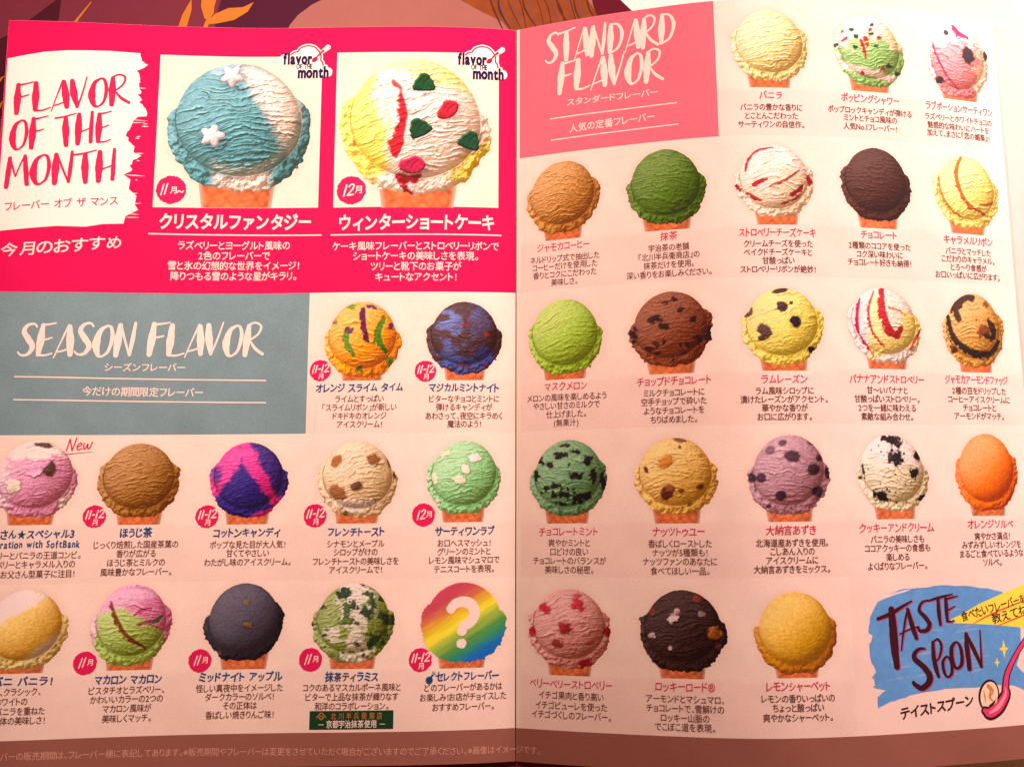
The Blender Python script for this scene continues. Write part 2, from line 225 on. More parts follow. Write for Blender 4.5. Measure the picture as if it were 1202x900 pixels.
def principled(name, color=None, attribute=None, rough=.62, spec=.06, grain=.05, scale=2600.0, bump=0.0):
    m = bpy.data.materials.new(name)
    m.use_nodes = True
    nt = m.node_tree
    b = nt.nodes['Principled BSDF']
    b.inputs['Roughness'].default_value = rough
    b.inputs['Specular IOR Level'].default_value = spec
    tc = nt.nodes.new('ShaderNodeTexCoord')
    nz = nt.nodes.new('ShaderNodeTexNoise')
    nz.inputs['Scale'].default_value = scale
    nz.inputs['Detail'].default_value = 3
    nt.links.new(tc.outputs['Object'], nz.inputs['Vector'])
    n2 = nt.nodes.new('ShaderNodeTexNoise')
    n2.inputs['Scale'].default_value = 120.0
    n2.inputs['Detail'].default_value = 4
    nt.links.new(tc.outputs['Object'], n2.inputs['Vector'])
    mr = nt.nodes.new('ShaderNodeMapRange')
    mr.inputs['From Min'].default_value = .25
    mr.inputs['From Max'].default_value = .75
    mr.inputs['To Min'].default_value = 1 - grain
    mr.inputs['To Max'].default_value = 1 + grain
    nt.links.new(nz.outputs['Fac'], mr.inputs['Value'])
    m2 = nt.nodes.new('ShaderNodeMapRange')
    m2.inputs['From Min'].default_value = .3
    m2.inputs['From Max'].default_value = .7
    m2.inputs['To Min'].default_value = 1 - grain * .45
    m2.inputs['To Max'].default_value = 1 + grain * .45
    nt.links.new(n2.outputs['Fac'], m2.inputs['Value'])
    mm = nt.nodes.new('ShaderNodeMath')
    mm.operation = 'MULTIPLY'
    nt.links.new(mr.outputs[0], mm.inputs[0])
    nt.links.new(m2.outputs[0], mm.inputs[1])
    vm = nt.nodes.new('ShaderNodeVectorMath')
    vm.operation = 'SCALE'
    if attribute:
        at = nt.nodes.new('ShaderNodeAttribute')
        at.attribute_name = attribute
        nt.links.new(at.outputs['Color'], vm.inputs[0])
    else:
        vm.inputs[0].default_value = tuple(float(x) for x in color)
    nt.links.new(mm.outputs[0], vm.inputs['Scale'])
    nt.links.new(vm.outputs[0], b.inputs['Base Color'])
    if bump:
        bp = nt.nodes.new('ShaderNodeBump')
        bp.inputs['Strength'].default_value = bump
        bp.inputs['Distance'].default_value = .00005
        nt.links.new(nz.outputs['Fac'], bp.inputs['Height'])
        nt.links.new(bp.outputs[0], b.inputs['Normal'])
    return m


M = {
    'paper': principled('coated_paper', PAPER, bump=.15),
    'picture': principled('four_colour_print', attribute='ink', grain=.07, scale=3000, bump=.1),
    'hot_pink': principled('hot_pink_ink', (.62, .008, .098), grain=.05),
    'rose': principled('rose_ink', (.74, .17, .245), grain=.05),
    'teal': principled('grey_teal_ink', (.175, .315, .36), grain=.13),
    'white': principled('unprinted_white', (.87, .86, .82), grain=.02),
    'soft_white': principled('white_lettering', (.84, .78, .73), grain=.04),
    'text': principled('dark_brown_text', (.13, .040, .036), grain=.05),
    'pink_text': principled('crimson_text', (.55, .022, .10), grain=.06),
    'blue_text': principled('blue_text', (.010, .075, .235), grain=.06),
    'badge': principled('magenta_badge', (.66, .016, .115), grain=.06),
    'navy': principled('navy_ink', (.018, .010, .06), grain=.03),
    'crimson': principled('crimson_ink', (.50, .006, .06), grain=.03),
    'footer': principled('brown_band_ink', (.285, .125, .095), grain=.06),
    'fine': principled('pale_fine_print', (.62, .36, .28), grain=.05),
    'gold_text': principled('gold_text_ink', (.42, .20, .05), grain=.2),
    'green': principled('bottle_green_ink', (.010, .055, .025), grain=.08),
    'blue': principled('sky_blue_ink', (.115, .36, .78), grain=.10, scale=500),
    'blue_pale': principled('pale_blue_ink', (.21, .42, .76), grain=.12, scale=500),
    'yellow': principled('yellow_ink', (.90, .80, .09), grain=.04),
    'maroon': principled('maroon_ink', (.048, .010, .018), grain=.05),
    'purple_edge': principled('mauve_edge_ink', (.34, .10, .24), grain=.05),
    'red_line': principled('red_line_ink', (.70, .06, .05), grain=.05),
    'spoon_pink': principled('spoon_pink_ink', (.70, .06, .19), grain=.05),
    'spoon_light': principled('spoon_light_ink', (.84, .33, .42), grain=.05),
    'cream': principled('cream_ink', (.85, .76, .58), grain=.05),
    'caramel': principled('caramel_ink', (.62, .27, .10), grain=.05),
    'page_tint': principled('pale_peach_tint', (.84, .735, .68), grain=.03),
    'crease': principled('worn_crease', (.86, .80, .68), grain=.05),
}
CR = random.Random(7)

# ---------------------------------------------------------------- mesh helpers


def build(name, verts, faces, mats, parent=None, fmat=None, colors=None, smooth=False):
    me = bpy.data.meshes.new(name)
    me.from_pydata([tuple(p) for p in np.asarray(verts).tolist()], [], faces)
    for m in (mats if isinstance(mats, (list, tuple)) else [mats]):
        me.materials.append(m)
    if fmat is not None:
        me.polygons.foreach_set('material_index', np.asarray(fmat, np.int32))
    if colors is not None:
        at = me.color_attributes.new('ink', 'FLOAT_COLOR', 'POINT')
        c = np.ones((len(verts), 4), np.float32)
        c[:, :3] = colors
        at.data.foreach_set('color', c.ravel())
    if smooth:
        me.polygons.foreach_set('use_smooth', np.ones(len(me.polygons), bool))
    me.update()
    o = bpy.data.objects.new(name, me)
    scene.collection.objects.link(o)
    if parent is not None:
        o.parent = parent
    return o


class Flat:
    """collects printed shapes in page mm (u, v, lift) and links them as ONE mesh"""

    def __init__(self, mapper=on_page):
        self.u, self.v, self.l, self.f, self.m, self.mats = [], [], [], [], [], []
        self.map = mapper

    def _mat(self, m):
        if m not in self.mats:
            self.mats.append(m)
        return self.mats.index(m)

    def add(self, pts, faces, mat, lift):
        k = len(self.u)
        i = self._mat(mat)
        for a, b in pts:
            self.u.append(float(a))
            self.v.append(float(b))
            self.l.append(lift)
        for f in faces:
            self.f.append([k + j for j in f])
            self.m.append(i)

    def poly(self, pts, mat, lift, step=2.0, axis='u'):
        bm = bmesh.new()
        vs = [bm.verts.new((a, b, 0)) for a, b in pts]
        bm.faces.new(vs)
        bmesh.ops.triangulate(bm, faces=bm.faces[:])
        us = [p[0] for p in pts]
        vv = [p[1] for p in pts]
        for lo, hi, no, st in ((min(us), max(us), (1, 0, 0), step), (min(vv), max(vv), (0, 1, 0), step)):
            x = math.ceil(lo / st) * st
            while x < hi - 1e-6:
                if x > lo + 1e-6:
                    co = (x, 0, 0) if no[0] else (0, x, 0)
                    bmesh.ops.bisect_plane(bm, geom=bm.verts[:] + bm.edges[:] + bm.faces[:], plane_co=co, plane_no=no, dist=1e-5)
                x += st
        bm.verts.index_update()
        self.add([(q.co.x, q.co.y) for q in bm.verts], [[q.index for q in f.verts] for f in bm.faces], mat, lift)
        bm.free()

    def rect(self, u0, v0, u1, v1, mat, lift, step=1.5):
        nu = max(1, int(math.ceil(abs(u1 - u0) / step)))
        nv = max(1, int(math.ceil(abs(v1 - v0) / 2.0)))
        pts = [(u0 + (u1 - u0) * i / nu, v0 + (v1 - v0) * j / nv) for j in range(nv + 1) for i in range(nu + 1)]
        fs = [[j * (nu + 1) + i, j * (nu + 1) + i + 1, (j + 1) * (nu + 1) + i + 1, (j + 1) * (nu + 1) + i] for j in range(nv) for i in range(nu)]
        self.add(pts, fs, mat, lift)

    def stroke(self, pts, widths, mat, lift, rough=0.0, n=None, cap=True, seed=0):
        P = np.array(pts, float)
        if len(P) == 2:
            P = np.array([P[0], (P[0] + P[1]) / 2, P[1]])
        if np.isscalar(widths):
            widths = [widths] * len(P)
        Wd = np.interp(np.linspace(0, 1, len(P)), np.linspace(0, 1, len(widths)), widths)
        ext = np.vstack([2 * P[0] - P[1], P, 2 * P[-1] - P[-2]])
        if np.allclose(P[0], P[-1]):
            ext[0], ext[-1] = P[-2], P[1]
        length = np.sum(np.hypot(*np.diff(P, axis=0).T))
        n = n or int(max(8, min(60, 6 * (len(P) - 1))))
        n = max(n, int(length / 1.5))
        t = np.linspace(0, len(P) - 1 - 1e-9, n)
        i = t.astype(int)
        f = (t - i)[:, None]
        p0, p1, p2, p3 = ext[i], ext[i + 1], ext[i + 2], ext[i + 3]
        C = .5 * (2 * p1 + (p2 - p0) * f + (2 * p0 - 5 * p1 + 4 * p2 - p3) * f * f + (3 * p1 - p0 - 3 * p2 + p3) * f ** 3)
        w = np.interp(t, np.arange(len(P)), Wd)
        T = np.gradient(C, axis=0)
        T /= np.maximum(np.linalg.norm(T, axis=1), 1e-9)[:, None]
        N = np.stack([-T[:, 1], T[:, 0]], -1)
        r = random.Random(seed + int(abs(P[0][0]) * 100))
        ja = np.array([1 + rough * r.uniform(-1, 1) for _ in range(n)])
        jb = np.array([1 + rough * r.uniform(-1, 1) for _ in range(n)])
        A = C + N * (w * .5 * ja)[:, None]
        B = C - N * (w * .5 * jb)[:, None]
        pts2 = [tuple(x) for x in A] + [tuple(x) for x in B]
        fs = [[k, k + 1, n + k + 1, n + k] for k in range(n - 1)]
        if cap:
            for e, s in ((0, -1), (n - 1, 1)):
                base = len(pts2)
                K = 5
                for q in range(1, K):
                    a = math.pi * q / K
                    d = N[e] * math.cos(a) + s * T[e] * math.sin(a) * .8
                    pts2.append(tuple(C[e] + d * w[e] * .5))
                fan = [e] + list(range(base, base + K - 1)) + [n + e]
                fs.append(fan)
        self.add(pts2, fs, mat, lift)

    def disc(self, cu, cv, ru, rv, mat, lift, n=40, rough=0.0, seed=1, rot=0.0):
        r = random.Random(seed)
        pts = []
        for k in range(n):
            a = 2 * math.pi * k / n
            q = 1 + rough * r.uniform(-1, 1)
            x, y = ru * q * math.cos(a), rv * q * math.sin(a)
            pts.append((cu + x * math.cos(rot) - y * math.sin(rot), cv + x * math.sin(rot) + y * math.cos(rot)))
        self.poly(pts, mat, lift)

    def text(self, s, cu, cv, size, mat, lift, weight=0, width=None, dirv=(1, 0), jitter=0.0, shear=0.0, align='c', seed=0, track=1.0, xscale=1.0):
        lay, total = layout(s, weight, track)
        if not lay:
            return
        sx, sy = size * xscale, size
        if width:
            sx = width / total
        dn = math.hypot(*dirv)
        du, dv = dirv[0] / dn, dirv[1] / dn
        x0 = {'c': -total * sx / 2, 'l': 0.0, 'r': -total * sx}[align]
        r = random.Random(seed + len(s) * 31)
        for (gv, gf, gx) in lay:
            P = gv.copy()
            if jitter:
                mid = P.mean(0)
                a = r.uniform(-1, 1) * jitter
                k = 1 + r.uniform(-1, 1) * jitter * 1.2
                q = (P - mid) * k
                P = np.stack([q[:, 0] * math.cos(a) - q[:, 1] * math.sin(a), q[:, 0] * math.sin(a) + q[:, 1] * math.cos(a)], -1) + mid
                P[:, 1] += r.uniform(-1, 1) * jitter * .6
            x = x0 + (gx + P[:, 0] + shear * (P[:, 1] - MIDY)) * sx
            y = (P[:, 1] - MIDY) * sy
            uu = cu + x * du + y * dv
            vv = cv + x * dv - y * du
            self.add(np.stack([uu, vv], -1).tolist(), gf, mat, lift)

    def link(self, name, parent, mats=None):
        V = self.map(np.array(self.u), np.array(self.v), np.array(self.l)) if self.map is on_page else on_mat(np.array(self.u), np.array(self.v), np.array(self.l))
        o = build(name, V, self.f, [M[m] for m in self.mats], parent, self.m)
        me = o.data
        # every printed shape faces up
        bm = bmesh.new()
        bm.from_mesh(me)
        for f in bm.faces:
            f.normal_update()
        flip = [f for f in bm.faces if f.normal.z < 0]
        if flip:
            bmesh.ops.reverse_faces(bm, faces=flip)
        bm.to_mesh(me)
        bm.free()
        return o


# ---------------------------------------------------------------- glyphs (Blender's own built-in font)
WEIGHTS = (0.004, 0.012, 0.03, 0.055)
FOOT = '※フレーバーの販売期間は、フレーバー横に表記してあります。※販売期間やフレーバーは変更をさせていただく場合がございますのでご了承ください。※画像はイメージです。'
EXTRA = 'フレーバー オブ ザ マンス今月のおすすめシーズン今だけの期間限定スタンダード人気の定番flavorOFTHEmonth月食べたいを教えてね!テイストスプーン北川半兵衛商店京都宇治抹茶使用—' + FOOT
chars = set(EXTRA)
for row in ITEMS:
    for nm in row[4]:
        chars |= set(nm[0])
    for dl in row[5]:
        chars |= set(dl[0])
chars.discard(' ')
GLYPH = {}
_tmp = []
for c in sorted(chars):
    cu_ = bpy.data.curves.new('glyph', 'FONT')
    cu_.body = c
    cu_.resolution_u = 3
    ob = bpy.data.objects.new('glyph', cu_)
    scene.collection.objects.link(ob)
    _tmp.append((c, ob))
bpy.context.view_layer.update()
_dg = bpy.context.evaluated_depsgraph_get()


def embolden(v, faces, w):
    """fatten a glyph by w: a strip along every outline edge and a corner fan where strips part"""
    if w <= 0 or not len(v):
        return v, faces
    cnt = {}
    for f in faces:
        a = sum(v[f[i]][0] * v[f[(i + 1) % len(f)]][1] - v[f[(i + 1) % len(f)]][0] * v[f[i]][1] for i in range(len(f)))
        g = f if a > 0 else f[::-1]
        for i in range(len(g)):
            e = (g[i], g[(i + 1) % len(g)])
            cnt[e] = 1
    edges = [e for e in cnt if (e[1], e[0]) not in cnt]
    nv, nf = [tuple(p) for p in v], [list(f) for f in faces]
    enter = {}
    nrm = {}
    for a, b in edges:
        d = v[b] - v[a]
        L = math.hypot(*d)
        if L < 1e-7:
            continue
        nrm[(a, b)] = np.array([d[1], -d[0]]) / L
        enter[b] = (a, b)
    for (a, b), n_ in nrm.items():
        k = len(nv)
        nv.append(tuple(v[a] + n_ * w))
        nv.append(tuple(v[b] + n_ * w))
        nf.append([a, k, k + 1, b])
        pe = enter.get(a)
        if pe in nrm:
            m_ = nrm[pe]
            if m_[0] * n_[1] - m_[1] * n_[0] > 1e-4:
                mid = m_ + n_
                mid = mid / max(math.hypot(*mid), 1e-6) * min(1.25, 1 / max(.3, math.sqrt(max(0, (1 + float(m_ @ n_)) / 2))))
                k2 = len(nv)
                nv.append(tuple(v[a] + m_ * w))
                nv.append(tuple(v[a] + mid * w))
                nf.append([a, k2, k2 + 1])
                nf.append([a, k2 + 1, k])
    return np.array(nv), nf


for c, ob in _tmp:
    me = bpy.data.meshes.new_from_object(ob.evaluated_get(_dg))
    bm = bmesh.new()
    bm.from_mesh(me)
    bmesh.ops.remove_doubles(bm, verts=bm.verts[:], dist=1e-5)
    bm.verts.index_update()
    v = np.array([(p.co.x, p.co.y) for p in bm.verts]) if len(bm.verts) else np.zeros((0, 2))
    f = [[q.index for q in p.verts] for p in bm.faces]
    bm.free()
    for wi, w_ in enumerate(WEIGHTS):
        GLYPH[(c, wi)] = embolden(v, f, w_)
    bpy.data.meshes.remove(me)
for c, ob in _tmp:
    cc = ob.data
    bpy.data.objects.remove(ob)
    bpy.data.curves.remove(cc)
_k = GLYPH[('国', 0)][0]
EM = float(_k[:, 0].max() - _k[:, 0].min()) / .86
MIDY = float(_k[:, 1].max() + _k[:, 1].min()) / 2
SMALL = set('ァィゥェォャュョッぁぃぅぇぉゃゅょっ')


def layout(s, wi, track=1.0):
    x, out = 0.0, []
    for c in s:
        if c == ' ':
            x += .42
            continue
        v, f = GLYPH[(c, wi)]
        if not len(v):
            x += .5
            continue
        v = v / EM
        if c == '!':
            x += .12
        a, b = v[:, 0].min(), v[:, 0].max()
        if ord(c) >= 0x4e00:
            adv = max(.97, b - a + .06)
        elif ord(c) > 0x2e00:
            adv = max(.5, min(.97, b - a + .15))
        else:
            adv = b - a + .11
        adv *= track
        q = v.copy()
        q[:, 0] += (adv - (b - a)) / 2 - a
        out.append((q, f, x))
        x += adv
    return out, x


MIDY = MIDY / EM

# ---------------------------------------------------------------- brush lettering
HV, TH = .25, .07
LET = {
    'F': (.60, [([(.13, 1), (.09, .5), (.05, 0)], [.13, HV, .15]), ([(.08, .96), (.35, .985), (.62, 1.03)], [.09, .06, .045]), ([(.12, .55), (.3, .565), (.46, .6)], [.06, .06, .05])]),
    'L': (.58, [([(.10, 1), (.08, .5), (.06, .06)], [.15, HV, .15]), ([(.05, .04), (.3, .03), (.55, .1)], [.08, .06, .05])]),
    'A': (.62, [([(0, -.06), (.18, .45), (.38, .98)], [.035, .045, .07]), ([(.41, .95), (.46, .5), (.5, .04)], [.13, HV, .15]), ([(.06, .13), (.25, .17), (.46, .24)], [.05, .055, .06])]),
    'V': (.60, [([(.06, .97), (.11, .5), (.21, .03)], [.15, HV, .1]), ([(.21, .03), (.38, .5), (.53, 1.05)], [.07, .06, .045])]),
    'O': (.66, [([(.38, .98), (.17, .82), (.07, .4), (.15, .06), (.28, 0)], [.06, .14, HV, .13, .06]), ([(.28, 0), (.46, .17), (.55, .58), (.5, .9), (.38, .98)], [.06, .09, .13, .10, .06])]),
    'R': (.68, [([(.11, .95), (.08, .5), (.05, 0)], [.13, HV, .15]), ([(.07, .95), (.3, 1.04), (.5, .93), (.43, .68), (.14, .46)], [.07, .065, .075, .07, .06]), ([(.17, .47), (.36, .22), (.62, .03)], [.06, .10, .10])]),
    'T': (.60, [([(-.08, .93), (.25, .96), (.62, 1.04)], [.07, .065, .045]), ([(.27, .95), (.265, .5), (.27, -.02)], [.13, HV, .14])]),
    'H': (.68, [([(.12, 1), (.09, .5), (.06, 0)], [.14, HV, .15]), ([(.56, 1.05), (.52, .5), (.49, .03)], [.10, .14, .13]), ([(.08, .36), (.3, .44), (.54, .52)], [.055, .055, .055])]),
    'E': (.54, [([(.12, .98), (.09, .5), (.06, .03)], [.12, HV, .13]), ([(.1, .97), (.3, .99), (.52, 1.03)], [.08, .06, .045]), ([(.1, .5), (.27, .52), (.43, .57)], [.06, .055, .05]), ([(.05, .03), (.27, .02), (.48, .08)], [.08, .06, .05])]),
    'M': (.78, [([(.14, .98), (.09, .5), (.03, 0)], [.13, .17, .14]), ([(.14, .98), (.22, .66), (.31, .33)], [.07, .07, .05]), ([(.31, .33), (.45, .7), (.60, 1.0)], [.05, .055, .07]), ([(.60, 1), (.63, .5), (.66, .03)], [.12, .17, .14])]),
    'N': (.70, [([(.11, .98), (.08, .5), (.05, 0)], [.14, HV, .15]), ([(.12, .98), (.29, .5), (.46, .03)], [.08, .07, .07]), ([(.58, 1.04), (.53, .5), (.47, .02)], [.09, .135, .10])]),
    'S': (.58, [([(.52, .9), (.42, 1.0), (.22, .95), (.13, .76), (.28, .53), (.44, .28), (.32, .05), (.12, .02), (.0, .12)], [.06, .07, .10, .15, .19, .165, .10, .07, .05])]),
    'D': (.66, [([(.11, .96), (.09, .5), (.06, .02)], [.13, HV, .13]), ([(.08, .97), (.38, .92), (.54, .6), (.40, .18), (.08, 0)], [.055, .085, .14, .09, .055])]),
    '1': (.26, [([(.17, 1), (.1, .5), (.04, 0)], [.12, .13, .11])]),
    '2': (.50, [([(.07, .78), (.2, .99), (.38, .93), (.36, .65), (.18, .3), (.02, .03)], [.10, .11, .12, .12, .11, .10]), ([(.02, .03), (.22, .04), (.42, .07)], .11)]),
    '-': (.30, [([(.05, .45), (.12, .47), (.2, .48)], .13)]),
    '~': (.55, [([(.03, .33), (.14, .5), (.27, .4), (.38, .3), (.5, .45)], .09)]),
    'e': (.46, [([(.05, .28), (.22, .34), (.36, .45), (.27, .6), (.12, .5), (.06, .22), (.18, .02), (.42, .12)], .085)]),
    'w': (.66, [([(.05, .58), (.08, .2), (.16, .03), (.27, .25), (.33, .5), (.36, .18), (.46, .04), (.57, .3), (.63, .62)], .085)]),
    'n': (.70, [([(.14, 1), (.09, .5), (.03, 0)], .10), ([(.14, 1), (.3, .5), (.44, 0)], .09), ([(.44, 0), (.53, .5), (.60, 1.06)], .09)]),
}


def brush_line(fl, s, a, b, h, mat, lift, slant=.05, rough=.07, seed=3, wgain=1.0):
    """brush letters of height h from baseline point a to baseline point b"""
    total = sum(LET[c][0] if c != ' ' else .34 for c in s) - .06
    L = math.hypot(b[0] - a[0], b[1] - a[1])
    du, dv = (b[0] - a[0]) / L, (b[1] - a[1]) / L
    k = L / total
    x = 0.0
    r = random.Random(seed)
    n = 0
    for c in s:
        if c == ' ':
            x += .34
            continue
        adv, strokes = LET[c]
        dy = r.uniform(-.03, .03)
        for pts, w in strokes:
            P = []
            for px, py in pts:
                X = (x + px + slant * py) * k
                Y = (py + dy) * h
                P.append((a[0] + X * du + Y * dv, a[1] + X * dv - Y * du))
            n += 1
            ww = [q * h * .5 * (1 + k / h) * wgain for q in (w if isinstance(w, list) else [w])]
            fl.stroke(P, ww, mat, lift + n * .0006, rough=rough, seed=n)
        x += adv


# ---------------------------------------------------------------- printed scoop photographs
def vnoise(x, y, seed=0):
    tab = np.random.RandomState(seed).rand(64, 64)
    xi, yi = np.floor(x).astype(int), np.floor(y).astype(int)
    fx, fy = x - xi, y - yi
    fx, fy = fx * fx * (3 - 2 * fx), fy * fy * (3 - 2 * fy)
    a, b = tab[xi % 64, yi % 64], tab[(xi + 1) % 64, yi % 64]
    c, d = tab[xi % 64, (yi + 1) % 64], tab[(xi + 1) % 64, (yi + 1) % 64]
    return (a * (1 - fx) + b * fx) * (1 - fy) + (c * (1 - fx) + d * fx) * fy


def fbm(x, y, seed=0, o=3):
    s, a, t = 0, 1.0, 0
    for k in range(o):
        s = s + a * vnoise(x * 2 ** k, y * 2 ** k, seed + k)
        t += a
        a *= .5
    return s / t


def sstep(a, b, x):
    t = np.clip((x - a) / (b - a), 0, 1)
    return t * t * (3 - 2 * t)


def seg_dist(X, Y, pts):
    P = np.array(pts, float)
    if len(P) > 2:
        ext = np.vstack([2 * P[0] - P[1], P, 2 * P[-1] - P[-2]])
        t = np.linspace(0, len(P) - 1 - 1e-9, 8 * (len(P) - 1) + 1)
        i = t.astype(int)
        f = (t - i)[:, None]
        p0, p1, p2, p3 = ext[i], ext[i + 1], ext[i + 2], ext[i + 3]
        P = .5 * (2 * p1 + (p2 - p0) * f + (2 * p0 - 5 * p1 + 4 * p2 - p3) * f * f + (3 * p1 - p0 - 3 * p2 + p3) * f ** 3)
    best = np.full(X.shape, 9.0)
    tt = np.zeros(X.shape)
    n = len(P) - 1
    for k in range(n):
        ax, ay = P[k]
        bx, by = P[k + 1]
        dx, dy = bx - ax, by - ay
        q = np.clip(((X - ax) * dx + (Y - ay) * dy) / (dx * dx + dy * dy + 1e-9), 0, 1)
        d = np.hypot(X - ax - q * dx, Y - ay - q * dy)
        m = d < best
        best = np.where(m, d, best)
        tt = np.where(m, (k + q) / n, tt)
    return best, tt


def scatter(n, seed, r0, r1, col, lo=-.9, hi=.95):
    r = random.Random(seed)
    out = []
    for _try in range(n * 40):
        if len(out) >= n:
            break
        x, y = r.uniform(-.85, .85), r.uniform(lo, hi)
        if (x / .85) ** 2 + ((y - .1) / .88) ** 2 > 1:
            continue
        if any(math.hypot(x - o[0], y - o[1]) < .07 for o in out):
            continue
        a = r.uniform(r0, r1)
        out.append((x, y, a, a * r.uniform(.5, 1), r.uniform(0, 3.1), col))
    return out


